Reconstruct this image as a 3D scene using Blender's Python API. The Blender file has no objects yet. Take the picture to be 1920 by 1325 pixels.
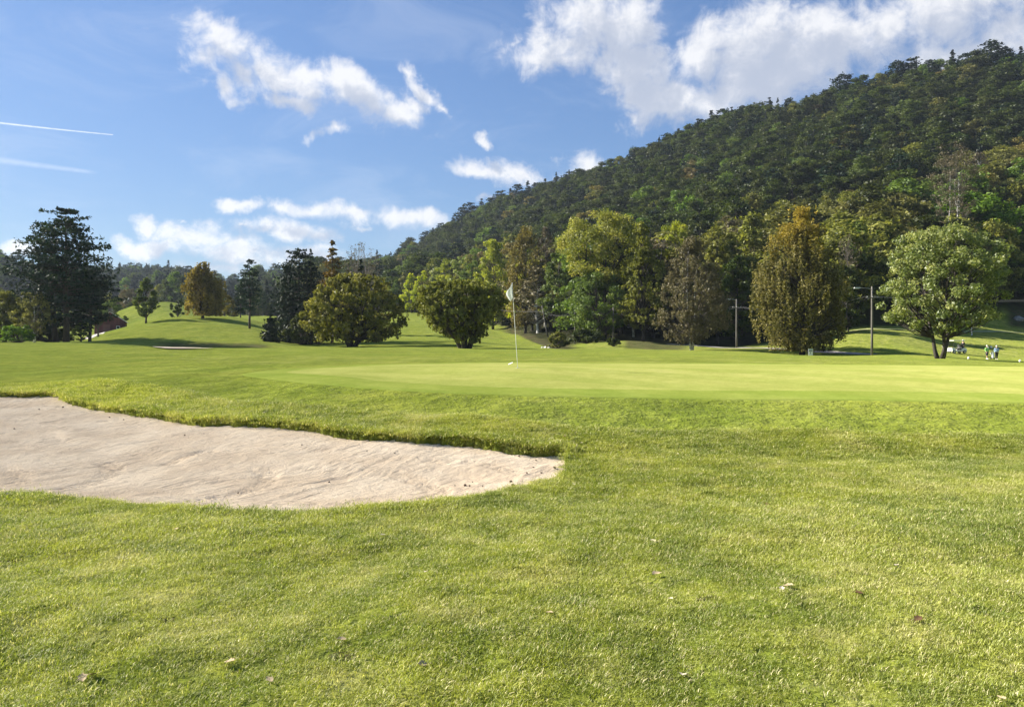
import bpy, math, random
import numpy as np
from mathutils import Vector
R = math.radians
scene = bpy.context.scene
COL = scene.collection

# ------------------------------------------------------------------ camera, exposure, sun, sky
F, HZ, EYE = 1450.0, 640.0, 1.6          # focal length in photo pixels, horizon row, eye height
cam_d = bpy.data.cameras.new('camera')
cam = bpy.data.objects.new('camera', cam_d); COL.objects.link(cam); scene.camera = cam
cam.location = (0, 0, EYE); cam.rotation_euler = (R(90), 0, 0)
cam_d.sensor_width = 36; cam_d.lens = F / 1920 * 36
cam_d.shift_y = -(662.5 - HZ) / 1920
cam_d.clip_start = 0.1; cam_d.clip_end = 20000
vs = scene.view_settings
vs.view_transform = 'Standard'; vs.look = 'None'; vs.gamma = 1; vs.exposure = 1.5
vs.use_curve_mapping = False
SUN_AZ, SUN_EL = -72.0, 31.0             # degrees, azimuth from the view direction (+Y) towards +X
sd_ = bpy.data.lights.new('sun', 'SUN'); sd_.energy = 5.0; sd_.angle = R(0.5); sd_.color = (1, .94, .83)
sun = bpy.data.objects.new('sun', sd_); COL.objects.link(sun)
sdir = Vector((math.sin(R(SUN_AZ)) * math.cos(R(SUN_EL)), math.cos(R(SUN_AZ)) * math.cos(R(SUN_EL)), math.sin(R(SUN_EL))))
sun.rotation_euler = sdir.to_track_quat('Z', 'Y').to_euler(); sun.location = (-60, 40, 60)
cy = scene.cycles
cy.max_bounces = 7; cy.diffuse_bounces = 3; cy.glossy_bounces = 2; cy.transmission_bounces = 5
cy.volume_bounces = 0; cy.transparent_max_bounces = 4
cy.use_adaptive_sampling = True; cy.adaptive_threshold = 0.015
cy.use_denoising = True
cy.sample_clamp_indirect = 4
cy.volume_step_rate = 10; cy.volume_max_steps = 8

world = bpy.data.worlds.new('World'); scene.world = world; world.use_nodes = True
world.cycles.sampling_method = 'MANUAL'; world.cycles.sample_map_resolution = 1024


class NT:
    """small helper to build node trees"""
    def __init__(s, tree, clear=True):
        s.t = tree
        if clear: tree.nodes.clear()
    def n(s, typ, **kw):
        nd = s.t.nodes.new(typ)
        for k, v in kw.items():
            if k == 'inp':
                for a, b in v.items():
                    if isinstance(b, bpy.types.NodeSocket): s.t.links.new(b, nd.inputs[a])
                    else: nd.inputs[a].default_value = b
            else: setattr(nd, k, v)
        return nd
    def math(s, op, a, b=None, c=None, clamp=False):
        nd = s.n('ShaderNodeMath', operation=op, use_clamp=clamp)
        for i, v in enumerate((a, b, c)):
            if v is None: continue
            if isinstance(v, bpy.types.NodeSocket): s.t.links.new(v, nd.inputs[i])
            else: nd.inputs[i].default_value = v
        return nd.outputs[0]
    def mix(s, fac, a, b, mode='MIX'):
        nd = s.n('ShaderNodeMix', data_type='RGBA', blend_type=mode)
        for i, v in ((0, fac), (6, a), (7, b)):
            if isinstance(v, bpy.types.NodeSocket): s.t.links.new(v, nd.inputs[i])
            else: nd.inputs[i].default_value = v if i == 0 else tuple(v) + (1,) * (4 - len(v))
        return nd.outputs[2]
    def smooth(s, v, a, b, lo=0., hi=1.):
        nd = s.n('ShaderNodeMapRange', interpolation_type='SMOOTHSTEP', inp={0: v, 1: a, 2: b, 3: lo, 4: hi})
        return nd.outputs[0]
    def noise(s, vec, scale, detail=4, rough=.55, dist=0., dim='3D'):
        nd = s.n('ShaderNodeTexNoise', noise_dimensions=dim, inp={'Scale': scale, 'Detail': detail, 'Roughness': rough, 'Distortion': dist})
        if vec is not None: s.t.links.new(vec, nd.inputs['Vector'])
        return nd.outputs[0]
    def scalev(s, vec, sc, rot=(0, 0, 0)):
        return s.n('ShaderNodeMapping', inp={'Vector': vec, 'Scale': sc, 'Rotation': rot}).outputs[0]
    def link(s, a, b): s.t.links.new(a, b)


# clouds are given by where they stand in the sky: (px, py, half width, half height, tilt in degrees, weight)
CLOUDS = [
    (400, 90, 88, 50, 8, 1.1), (455, 125, 85, 42, 25, 1.1), (380, 110, 60, 28, 0, .8), (520, 130, 75, 38, 25, 1.1), (585, 155, 85, 34, 27, 1.05), (660, 180, 90, 34, 26, 1.25), (725, 205, 70, 26, 22, 1.25),
    (430, 165, 50, 24, 30, .8), (555, 195, 50, 22, 5, .85), (790, 185, 52, 20, 45, .95), (765, 200, 44, 22, 35, 1.0), (760, 150, 24, 16, 50, .6), (820, 212, 24, 15, 30, .75), (612, 248, 34, 16, -25, .75), (915, 250, 24, 13, 20, .8),
    (905, 318, 72, 30, 6, 1.05), (970, 332, 52, 26, 15, .95), (1090, 312, 62, 28, -5, .9), (1050, 332, 40, 20, 0, .6), (918, 372, 26, 10, 0, .7),
    (590, 398, 110, 22, 2, .95), (660, 405, 100, 28, 2, 1.1), (750, 412, 92, 24, 5, 1.1), (520, 395, 50, 14, 5, .7), (560, 438, 95, 22, 2, 1.0), (700, 438, 30, 9, 0, .6), (490, 432, 40, 14, 4, .8), (815, 415, 25, 12, 0, .6),
    (430, 384, 40, 14, 10, .8), (275, 421, 40, 15, 12, .9), (338, 412, 18, 8, 0, .8), (440, 425, 14, 6, 0, .6),
    (375, 440, 85, 30, 6, 1.1), (290, 462, 95, 20, -2, 1.0), (440, 468, 110, 32, 6, 1.15), (540, 478, 90, 24, 2, 1.0), (420, 500, 110, 22, 0, .7), (230, 465, 40, 12, 0, .7), (20, 465, 60, 16, 5, .8), (600, 490, 60, 20, 0, .7),
    (1040, 80, 120, 46, -8, .85), (1110, 40, 120, 66, 10, 1.1), (1180, 40, 66, 66, 0, 1.1), (1180, 120, 80, 66, 50, 1.15), (1190, 180, 70, 52, 40, 1.1), (1260, 190, 90, 30, 5, .95), (1000, 95, 80, 26, 10, .7), (960, 70, 22, 20, 0, .5),
    (1230, 105, 30, 40, 0, .6), (1175, 222, 26, 16, 30, .7), (1340, 110, 70, 78, 5, 1.15), (1420, 80, 125, 70, -5, 1.2), (1450, 140, 160, 55, -8, 1.2), (1560, 80, 130, 72, 0, 1.2), (1660, 60, 110, 80, 0, 1.2), (1760, 40, 150, 66, 8, 1.2),
    (1880, 60, 130, 60, 10, 1.1), (1800, 90, 160, 50, 0, 1.1), (1340, 185, 120, 42, -6, 1.1), (1250, 215, 70, 22, -5, .6), (1700, 10, 60, 36, 0, .9), (2050, 60, 160, 90, 5, 1.1), (1500, 20, 40, 20, 0, .5),
    # beyond the frame the broken cloud goes on
    (-350, 150, 190, 60, 10, 1.0), (-700, 380, 210, 60, 0, 1.0), (2350, -80, 210, 120, 0, 1.0), (900, -350, 300, 110, 10, 1.0), (-200, -500, 300, 120, -20, 1.0), (1900, -420, 260, 100, 20, .9)]


def build_sky():
    # density of cloud for a direction given as (azimuth, elevation) in radians
    g = bpy.data.node_groups.new('cloud_density', 'ShaderNodeTree')
    g.interface.new_socket('P', in_out='INPUT', socket_type='NodeSocketVector')
    g.interface.new_socket('Density', in_out='OUTPUT', socket_type='NodeSocketFloat')
    k = NT(g)
    gi = k.n('NodeGroupInput'); go = k.n('NodeGroupOutput')
    P = gi.outputs[0]
    wn = k.n('ShaderNodeTexNoise', noise_dimensions='2D', inp={'Vector': P, 'Scale': 9., 'Detail': 6., 'Roughness': .6})
    w = k.n('ShaderNodeVectorMath', operation='SUBTRACT', inp={0: wn.outputs['Color'], 1: (.5, .5, .5)}).outputs[0]
    w = k.n('ShaderNodeVectorMath', operation='MULTIPLY', inp={0: w, 1: (.09, .06, 0)}).outputs[0]
    PW = k.n('ShaderNodeVectorMath', operation='ADD', inp={0: P, 1: w}).outputs[0]
    acc = None
    for (px, py, a, b, tilt, wt) in CLOUDS:
        az = math.atan((px - 960) / F); el = math.atan((HZ - py) / F * math.cos(az))
        sa = a / F * math.cos(az) ** 2 * 1.85; sb = b / F * math.cos(az) * 1.85
        m = k.n('ShaderNodeMapping', vector_type='TEXTURE', inp={'Vector': PW, 'Location': (az, el, 0), 'Rotation': (0, 0, R(-tilt)), 'Scale': (sa, sb, 1)})
        gr = k.n('ShaderNodeTexGradient', gradient_type='QUADRATIC_SPHERE', inp={'Vector': m.outputs[0]})
        v = k.math('MULTIPLY', gr.outputs[1], wt)
        acc = v if acc is None else k.math('MAXIMUM', acc, v)
    n1 = k.noise(P, 22., 9, .66, .25, '2D')
    n2 = k.noise(k.scalev(P, (1, 1.7, 1), (0, 0, R(25))), 9., 5, .5, .4, '2D')
    nn = k.math('ADD', k.math('MULTIPLY', n1, .75), k.math('MULTIPLY', n2, .45))
    nn = k.math('SUBTRACT', nn, .6)
    d = k.math('MULTIPLY_ADD', nn, 1.75, k.math('MULTIPLY', k.math('POWER', acc, .5), 1.25))
    d = k.math('SUBTRACT', d, .46)
    gate = k.smooth(acc, .0, .10)
    k.link(k.math('MULTIPLY', k.math('MAXIMUM', d, 0.), gate), go.inputs[0])

    k = NT(world.node_tree)
    tc = k.n('ShaderNodeTexCoord')
    sx = k.n('ShaderNodeSeparateXYZ', inp={0: tc.outputs['Generated']})
    az = k.math('ARCTAN2', sx.outputs[0], sx.outputs[1]); el = k.math('ARCSINE', sx.outputs[2])
    P = k.n('ShaderNodeCombineXYZ', inp={0: az, 1: el, 2: 0.}).outputs[0]
    ga = k.n('ShaderNodeGroup'); ga.node_tree = g; k.link(P, ga.inputs[0])
    off = k.n('ShaderNodeVectorMath', operation='ADD', inp={0: P, 1: (-.016, .03, 0)}).outputs[0]
    gb = k.n('ShaderNodeGroup'); gb.node_tree = g; k.link(off, gb.inputs[0])
    dens = ga.outputs[0]
    alpha = k.smooth(dens, .0, .66, 0., .93)
    # light that gets through towards the sun side
    th = k.math('MULTIPLY', k.math('MULTIPLY', gb.outputs[0], gb.outputs[0]), 3.6)
    lit = k.math('EXPONENT', k.math('MULTIPLY', th, -1.7))
    fin = k.noise(P, 60., 6, .6, .3, '2D')
    lit = k.math('MULTIPLY', lit, k.smooth(fin, .2, .8, .8, 1.18))
    sky = k.n('ShaderNodeTexSky', sky_type='NISHITA', sun_disc=False, sun_elevation=R(SUN_EL), sun_rotation=R(SUN_AZ), altitude=100, air_density=1.0, dust_density=.35, ozone_density=1.2)
    # sky colour compressed by its luminance and tinted, evening out the sun's glow
    lum = k.n('ShaderNodeRGBToBW', inp={0: sky.outputs[0]}).outputs[0]
    q = k.math('DIVIDE', 1.12, k.math('MULTIPLY_ADD', lum, .105, .66))
    q = k.n('ShaderNodeVectorMath', operation='SCALE', inp={0: sky.outputs[0], 'Scale': q}).outputs[0]
    skyq = k.mix(1., q, (.52, .66, .86), 'MULTIPLY')
    ccol = k.mix(lit, (3.7, 4.1, 5.0), (7.0, 7.0, 7.15))
    # an aeroplane's vapour trails, high up
    def trail(x0, y0, x1, y1, wid, s0):
        a0 = math.atan((x0 - 960) / F); e0 = math.atan((HZ - y0) / F * math.cos(a0))
        a1 = math.atan((x1 - 960) / F); e1 = math.atan((HZ - y1) / F * math.cos(a1))
        L = math.hypot(a1 - a0, e1 - e0); an = math.atan2(e1 - e0, a1 - a0)
        m = k.n('ShaderNodeMapping', vector_type='TEXTURE', inp={'Vector': P, 'Location': (a1, e1, 0), 'Rotation': (0, 0, an), 'Scale': (1, 1, 1)})
        s = k.n('ShaderNodeSeparateXYZ', inp={0: m.outputs[0]})
        ww = k.math('MULTIPLY_ADD', s.outputs[0], -wid * .005, wid * .00055)
        across = k.math('DIVIDE', k.math('ABSOLUTE', s.outputs[1]), k.math('MAXIMUM', ww, .00012))
        c = k.smooth(across, 0., 1., 1., 0.)
        along = k.smooth(s.outputs[0], -.02, 0., 1., 0.) if s0 < .5 else k.math('LESS_THAN', s.outputs[0], 0.)
        return k.math('MULTIPLY', k.math('MULTIPLY', c, along), s0)
    tr = k.math('MAXIMUM', trail(-40, 226, 212, 253, 1.3, .9), trail(-60, 292, 190, 325, 5., .28))
    tr = k.math('MULTIPLY', tr, k.smooth(k.noise(P, 120., 3), .2, .6, .6, 1.))
    skyc = k.mix(k.math('MULTIPLY', tr, .8), skyq, (8.5, 8.7, 9.0))
    # thin high veil
    veil = k.noise(k.scalev(P, (1, 3, 1), (0, 0, R(-12))), 5., 6, .6, .5, '2D')
    skyc = k.mix(k.smooth(veil, .45, .8, 0., .16), skyc, (6.5, 6.9, 7.6))
    col = k.mix(alpha, skyc, ccol)
    bg = k.n('ShaderNodeBackground', inp={'Color': col, 'Strength': .05})
    out = k.n('ShaderNodeOutputWorld'); k.link(bg.outputs[0], out.inputs[0])


build_sky()


# ------------------------------------------------------------------ helpers
def tag(o, label=None, cat=None, group=None, kind=None):
    if label: o['label'] = label
    if cat: o['category'] = cat
    if group: o['group'] = group
    if kind: o['kind'] = kind
    return o


def link(name, data, parent=None, loc=None, rot=None):
    o = bpy.data.objects.new(name, data); COL.objects.link(o)
    if parent is not None: o.parent = parent
    if loc is not None: o.location = loc
    if rot is not None: o.rotation_euler = rot
    return o


def thing(name, label, cat, loc=(0, 0, 0), rz=0, group=None):
    return tag(link(name, None, None, loc, (0, 0, rz)), label, cat, group)


def mk(name, V, polys, mats=(), tint=None, smooth=False, midx=None):
    """polys: list of int arrays (n,3) and/or (n,4); mats index per array through midx"""
    me = bpy.data.meshes.new(name)
    V = np.asarray(V, np.float32)
    polys = [np.asarray(p, np.int32) for p in polys if len(p)]
    me.vertices.add(len(V)); me.vertices.foreach_set('co', V.ravel())
    loops = np.concatenate([p.ravel() for p in polys])
    sizes = np.concatenate([np.full(len(p), p.shape[1], np.int32) for p in polys])
    me.loops.add(len(loops)); me.loops.foreach_set('vertex_index', loops)
    me.polygons.add(len(sizes))
    me.polygons.foreach_set('loop_start', np.concatenate(([0], np.cumsum(sizes)[:-1])).astype(np.int32))
    if midx is not None:
        me.polygons.foreach_set('material_index', np.concatenate([np.full(len(p), m, np.int32) for p, m in zip(polys, midx)]))
    me.update(calc_edges=True)
    me.polygons.foreach_set('use_smooth', np.full(len(sizes), smooth))
    for m in mats: me.materials.append(m)
    if tint is not None:
        for nm, a in (tint.items() if isinstance(tint, dict) else [('tint', tint)]):
            at_ = me.attributes.new(nm, 'FLOAT', 'POINT'); at_.data.foreach_set('value', np.asarray(a, np.float32))
    return me


class MB:
    """collects boxes, tubes and lathes into one mesh"""
    def __init__(s): s.V = []; s.Q = []; s.T = []; s.n = 0
    def add(s, V, Q=(), T=()):
        V = np.asarray(V, float).reshape(-1, 3)
        if len(Q): s.Q.append(np.asarray(Q) + s.n)
        if len(T): s.T.append(np.asarray(T) + s.n)
        s.V.append(V); s.n += len(V); return s
    def box(s, c, size, rz=0, taper=1.):
        x, y, z = np.asarray(size) / 2
        V = np.array([[-x, -y, -z], [x, -y, -z], [x, y, -z], [-x, y, -z], [-x * taper, -y * taper, z], [x * taper, -y * taper, z], [x * taper, y * taper, z], [-x * taper, y * taper, z]])
        c_, s_ = math.cos(rz), math.sin(rz)
        V = V @ np.array([[c_, s_, 0], [-s_, c_, 0], [0, 0, 1]]) + np.asarray(c)
        return s.add(V, [[0, 3, 2, 1], [4, 5, 6, 7], [0, 1, 5, 4], [1, 2, 6, 5], [2, 3, 7, 6], [3, 0, 4, 7]])
    def tube(s, pts, rad, sides=6, cap=True):
        pts = np.asarray(pts, float); k = len(pts)
        rad = np.broadcast_to(np.asarray(rad, float), (k,))
        T = np.gradient(pts, axis=0); T /= np.linalg.norm(T, axis=1)[:, None] + 1e-9
        ref = np.array([0, 0, 1.]) if abs(T[:, 2]).mean() < .8 else np.array([1., 0, 0])
        A = np.cross(T, ref); A /= np.linalg.norm(A, axis=1)[:, None] + 1e-9
        B = np.cross(T, A)
        a = np.arange(sides) * 2 * math.pi / sides
        V = pts[:, None] + rad[:, None, None] * (np.cos(a)[None, :, None] * A[:, None] + np.sin(a)[None, :, None] * B[:, None])
        i = np.arange(k - 1)[:, None] * sides; j = np.arange(sides)[None]; j2 = (j + 1) % sides
        Q = np.stack([i + j, i + j2, i + sides + j2, i + sides + j], -1).reshape(-1, 4)
        T_ = []
        if cap:
            b = (k - 1) * sides
            T_ = [[0, q + 1, q] for q in range(1, sides - 1)] + [[b, b + q, b + q + 1] for q in range(1, sides - 1)]
        return s.add(V.reshape(-1, 3), Q, T_)
    def lathe(s, c, prof, sides=12):
        a = np.arange(sides) * 2 * math.pi / sides
        V = np.array([[r * math.cos(t), r * math.sin(t), z] for r, z in prof for t in a]) + np.asarray(c)
        Q = [[i * sides + j, i * sides + (j + 1) % sides, (i + 1) * sides + (j + 1) % sides, (i + 1) * sides + j] for i in range(len(prof) - 1) for j in range(sides)]
        return s.add(V, Q)
    def mesh(s, name, mats=(), smooth=False):
        polys = []
        if s.Q: polys.append(np.concatenate(s.Q))
        if s.T: polys.append(np.concatenate(s.T))
        return mk(name, np.concatenate(s.V), polys, mats, smooth=smooth)
    def part(s, name, mat, parent, smooth=False, loc=None, rot=None):
        return link(name, s.mesh(name, [mat], smooth), parent, loc, rot)


def vnoise(x, y, seed=0):
    """smooth value noise in 0..1"""
    xi = np.floor(x).astype(np.int64); yi = np.floor(y).astype(np.int64)
    fx = x - xi; fy = y - yi
    fx = fx * fx * (3 - 2 * fx); fy = fy * fy * (3 - 2 * fy)
    def h(a, b):
        n = (a * 374761393 + b * 668265263 + seed * 1442695041) & 0x7fffffff
        n = ((n ^ (n >> 13)) * 1274126177) & 0x7fffffff
        n = n ^ (n >> 16)
        return (n & 0xffff) / 65535.
    return (h(xi, yi) * (1 - fx) + h(xi + 1, yi) * fx) * (1 - fy) + (h(xi, yi + 1) * (1 - fx) + h(xi + 1, yi + 1) * fx) * fy


def fbm(x, y, oct=4, seed=0, gain=.5):
    v = 0; a = 1; t = 0
    for o in range(oct):
        v = v + a * vnoise(x * 2 ** o + 17.3 * o, y * 2 ** o - 9.1 * o, seed + o); t += a; a *= gain
    return v / t


def sstep(x, a, b):
    t = np.clip((x - a) / (b - a), 0, 1); return t * t * (3 - 2 * t)


# ------------------------------------------------------------------ the lie of the land
def P(d, py): return (d, EYE - (py - HZ) / F * d)
def hill(df, zf, dr, ridge, canopy=12., p=1.3, n=7):
    zr = EYE - (ridge - HZ) / F * dr - canopy
    o = [(df + (dr - df) * i / n, zf + (zr - zf) * (i / n) ** p) for i in range(n + 1)]
    return o + [(dr + 60, zr - 4), (dr + 300, zr - 50), (dr + 900, zr - 60)]


COLS = {
    -700: [(7, 0), (19, .1), (21, .4), P(35, 680), P(60, 655), P(85, 645), P(105, 643), (130, 1.4), (220, 4), (330, 15), P(500, 520), P(800, 480), (1200, 60)],
    -300: [(7, 0), (18.4, .3), (20.5, .5), P(35, 680), P(60, 655), P(85, 645), P(105, 643), (130, 1.2), (220, 4), (300, 12), P(420, 560), P(700, 505), (1000, 70)],
    0: [(7, 0), (18.3, .33), (20, .5), P(26, 700), P(35, 680), P(60, 655), P(85, 645), P(105, 642), (130, 1.0), (200, 3), (300, 12), P(420, 545), P(560, 500), (700, 40), (900, 60)],
    60: [(7, 0), (18.1, .32), (20, .5), P(26, 700), P(35, 680), P(60, 655), P(85, 645), P(105, 642), (130, 1.0), (200, 3), (300, 12), P(420, 575), P(600, 560), P(820, 535)],
    110: [(7, 0), (17.9, .32), (19.4, .56), P(23, 703), P(35, 680), P(60, 654), P(85, 644), P(105, 642), (130, 1.0), (200, 3), (300, 11), P(420, 590), P(850, 525)],
    190: [(7, 0), (15.8, .22), (18, .67), (19.5, .68), P(27, 693), P(35, 680), P(60, 651), P(75, 647), (90, 1.2), P(110, 640), P(140, 627), P(155, 624), (175, 1.5), (300, 11), P(420, 585), P(850, 525)],
    260: [(7, 0), (14.6, .2), (17.2, .66), (19, .67), P(27, 690), P(40, 672), P(62, 650), (84, .5), P(100, 645), P(135, 615), P(155, 604), (180, 4.5), (235, 8), P(275, 580), P(330, 588), P(450, 580), P(850, 524)],
    320: [(7, 0), (13.8, .2), (16, .55), P(19.5, 704), P(27, 686), P(40, 672), P(62, 652), (82, .3), P(100, 650), P(135, 610), P(158, 592), (185, 4.8), P(235, 588), P(280, 568), P(330, 580), P(450, 575), P(850, 524)],
    400: [(7, 0), (13.2, .2), (14.9, .45), P(18.5, 709), P(27, 684), P(40, 670), P(62, 652), (82, .3), P(100, 650), P(135, 612), P(160, 591), (185, 5), P(280, 588), P(330, 590), P(450, 585), P(850, 545)],
    445: [(7, 0), (12.9, .2), (14.5, .44), P(18.5, 707), P(26, 684), P(40, 668), P(62, 652), (82, .3), P(100, 650), P(135, 615), P(160, 592), (185, 5), P(280, 588), P(450, 585), P(850, 562)],
    490: [(7, 0), (12.7, .2), (14.1, .43), P(18.5, 706), P(25, 684), P(40, 667), P(62, 652), (82, .4), P(100, 650), P(135, 622), P(165, 600), (185, 5), P(280, 590), P(450, 575), P(850, 536)],
    560: [(7, 0), (12.3, .19), (13.5, .4), P(17.5, 708), P(24, 686), P(40, 667), P(62, 652), (85, .5), P(110, 650), P(150, 636), P(260, 600), P(450, 570), P(850, 530)],
    650: [(7, 0), (11.9, .17), (13, .37), P(16.5, 712), P(23, 686), P(40, 667), P(62, 653), (85, .6), P(108, 650), P(150, 638), P(260, 600), P(450, 560), P(700, 520), P(850, 520)],
    720: [(7, 0), (11.5, .15), (12.5, .34), P(15.3, 727), P(22, 686), P(40, 668), P(62, 654), (85, .8), P(110, 650), P(150, 626), P(260, 594)] + hill(300, 12.5, 640, 492),
    800: [(7, 0), (11.2, .13), (12.2, .32), P(15, 729), P(22, 685), P(40, 668), P(62, 655), (85, .8), P(110, 649), P(150, 627), P(260, 593)] + hill(285, 10.5, 600, 444),
    870: [(7, 0), (10.9, .11), (11.9, .31), P(14.7, 734), (17, .74), (19.3, .9), (23, .93), P(40, 668), P(62, 656), P(92, 654.5), P(150, 633), P(245, 606)] + hill(265, 8.5, 590, 405),
    950: [(7, 0), (10.6, .08), (11.6, .3), P(14.4, 740), (17, .76), (19.3, .93), (23, .95), P(40, 668), P(62, 656), P(92, 654), P(150, 640), P(210, 624)] + hill(235, 6.5, 575, 367),
    1010: [(7, 0), (10.4, .05), (11.6, .29), P(14.3, 743), (17, .76), (19.3, .93), (23, .94), P(40, 668), P(62, 657), P(100, 655), P(125, 650), P(160, 636)] + hill(185, 5, 560, 348),
    1060: [(7, 0), (10.2, .03), (11.6, .27), P(14.2, 745), (17, .75), (19.3, .92), (23, .93), P(40, 668), P(62, 657), P(95, 656), P(115, 652), P(140, 646)] + hill(165, 3.5, 555, 330),
    1180: [(7, 0), (10.2, .03), (11.7, .22), P(14.2, 748), (17, .74), (19.3, .9), (23, .92), P(40, 669), P(62, 658), P(100, 656), P(112, 650), P(122, 640), P(132, 640)] + hill(150, 2.5, 530, 293),
    1240: [(7, 0), (10.2, .03), (11.7, .21), P(14.2, 749), (17, .74), (19.3, .9), (23, .91), P(40, 669), P(62, 660), P(100, 659), P(120, 655), P(130, 648)] + hill(150, 2., 520, 262),
    1380: [(7, 0), (10.3, .03), (11.7, .2), P(14.2, 750), (17, .73), (19.5, .88), (23, .9), P(40, 670), P(62, 662), P(105, 660), P(123, 655), P(133, 651)] + hill(145, 1.6, 490, 200),
    1510: [(7, 0), (10.3, .03), (11.7, .19), P(14.2, 751), (17, .73), (19.5, .87), (23, .88), P(40, 672), P(62, 666), P(92, 667), P(101, 665), P(112, 657), P(125, 640)] + hill(140, 3, 465, 180),
    1600: [(7, 0), (10.3, .03), (11.7, .19), P(14.2, 752), (17, .73), (19.5, .87), (23, .87), P(40, 674), P(62, 669), P(80, 669), P(95, 666), P(108, 650), P(126, 617), P(131, 615)] + hill(138, 4, 450, 158),
    1700: [(7, 0), (10.3, .03), (11.7, .19), P(14.2, 753), (17, .73), (19.5, .86), (23, .86), P(40, 675), P(62, 671), P(80, 671), P(95, 663), P(112, 645), P(131, 617), P(136, 615.5)] + hill(150, 4.5, 440, 130),
    1800: [(7, 0), (10.3, .03), (11.6, .19), P(14.1, 755), (17, .73), (19.5, .85), (23, .85), P(40, 677), P(62, 673), P(90, 674), P(100, 672), P(112, 660), P(120, 652), P(138, 622), P(143, 620)] + hill(158, 7, 430, 112),
    1880: [(7, 0), (10.3, .03), (11.6, .19), P(14, 758), (17, .72), (19.5, .84), (23, .83), P(40, 681), P(62, 679), P(90, 678.5), P(102, 678), P(116, 660), P(122, 648), P(127, 647), P(142, 625.5), P(148, 624), (158, 6)] + hill(170, 8.5, 425, 92),
    1960: [(7, 0), (10.3, .03), (11.6, .19), P(14, 760), (17, .72), (19.5, .83), (23, .82), P(40, 682), P(62, 681), P(102, 680), P(116, 662), P(122, 648), P(128, 646), P(144, 628), P(150, 626), (160, 6)] + hill(172, 8.5, 420, 80),
    2500: [(7, 0), (10.3, .03), (12, .2), (15, .6), (19.5, .8), (23, .8), (60, .3), (100, -.5), (120, 1), (150, 5)] + hill(165, 8, 400, 0),
}
LD = np.linspace(math.log(1.0), math.log(6000.), 700); PXG = np.arange(-900, 2701, 12.)


def build_height_table():
    keys = sorted(COLS); prof = []
    for kx in keys:
        a = np.array(sorted(COLS[kx])); prof.append(np.interp(np.exp(LD), a[:, 0], a[:, 1]))
    prof = np.array(prof)
    T = np.array([np.interp(PXG, keys, prof[:, j]) for j in range(len(LD))]).T
    def blur(A, axis, s):
        r = int(3 * s) + 1; kx = np.exp(-.5 * (np.arange(-r, r + 1) / s) ** 2); kx /= kx.sum()
        pad = [(0, 0), (0, 0)]; pad[axis] = (r, r); B = np.pad(A, pad, mode='edge')
        return sum(w * np.take(B, np.arange(i, i + A.shape[axis]), axis) for i, w in enumerate(kx))
    return blur(blur(T, 0, 1.8), 1, 1.6)


TAB = build_height_table()
CF = math.cos(R(54))


def HB(x, y):
    """smooth ground height"""
    x = np.asarray(x, float); y = np.asarray(y, float)
    r = np.hypot(x, y) + 1e-6; th = np.arctan2(x, y)
    d = r * np.maximum(np.cos(th), CF); u = np.tan(np.clip(th, R(-54), R(54)))
    px = np.clip(960 + F * u, PXG[0], PXG[-1] - .01)
    j = np.clip((np.log(np.maximum(d, 1.001)) - LD[0]) / (LD[1] - LD[0]), 0, len(LD) - 1.001); i = (px - PXG[0]) / 12.
    i0 = i.astype(int); j0 = j.astype(int); fi = i - i0; fj = j - j0
    z = (TAB[i0, j0] * (1 - fj) + TAB[i0, j0 + 1] * fj) * (1 - fi) + (TAB[i0 + 1, j0] * (1 - fj) + TAB[i0 + 1, j0 + 1] * fj) * fi
    back = sstep(np.abs(th), R(75), R(140))
    return z * (1 - back) + (-.0 + .002 * np.minimum(r, 400)) * back * sstep(r, 3, 40)


def ground_at(px, py, dmin=2.5, dmax=160):
    """where the ground shows at photo position px, py"""
    d = np.exp(np.linspace(math.log(dmin), math.log(dmax), 3000))
    z = HB((px - 960) / F * d, d); row = HZ + (EYE - z) / d * F
    k = np.argmax(row <= py)
    return (px - 960) / F * d[k], d[k]


BK_PX = [(a + (4 if a > 1040 else 0), b + (8 if b > 880 else 3 if b > 866 else 0)) for a, b in [(-420, 1010), (-250, 960), (-100, 930), (0, 919), (100, 926), (200, 937), (330, 950), (450, 957), (560, 956), (660, 952), (800, 940), (900, 925), (960, 911), (1010, 898), (1045, 886), (1061, 872), (1058, 860), (1045, 852),
         (1000, 850), (940, 842), (880, 833), (820, 829), (760, 826), (700, 822), (640, 815), (600, 807), (560, 802), (500, 799), (450, 797), (400, 795), (360, 793), (310, 785), (250, 777), (200, 770), (160, 762), (125, 753), (112, 745),
         (98, 742), (50, 743), (0, 742), (-100, 741), (-220, 748), (-330, 775), (-430, 860)]]
def smooth_poly(p, n):
    p = np.array(p, float); k = len(p); t = np.arange(k)
    o = []
    for i in range(k):
        p0, p1, p2, p3 = p[i - 1], p[i], p[(i + 1) % k], p[(i + 2) % k]
        for s in np.arange(n) / n:
            o.append(.5 * ((2 * p1) + (-p0 + p2) * s + (2 * p0 - 5 * p1 + 4 * p2 - p3) * s * s + (-p0 + 3 * p1 - 3 * p2 + p3) * s ** 3))
    return np.array(o)
BK = smooth_poly([ground_at(a, b) for a, b in BK_PX], 4)
GR_PX = [(452, 703, 0), (520, 713, 0), (620, 723, 0), (800, 736, 0), (1000, 743, 0), (1200, 747, 0), (1400, 750, 0), (1600, 751, 0), (1800, 754, 0), (1960, 758, 0), (2200, 764, 0)]
GR = [ground_at(a, b, 12.8) for a, b, _ in GR_PX] + [((px - 960) / F * d, d) for px, d in [(2330, 17), (2300, 21), (2150, 23.8), (1900, 24.4), (1600, 24.6), (1300, 24.6), (1000, 24.4), (760, 23.8), (600, 22.8), (500, 21.3)]]
GR = smooth_poly(GR, 6)


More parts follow.
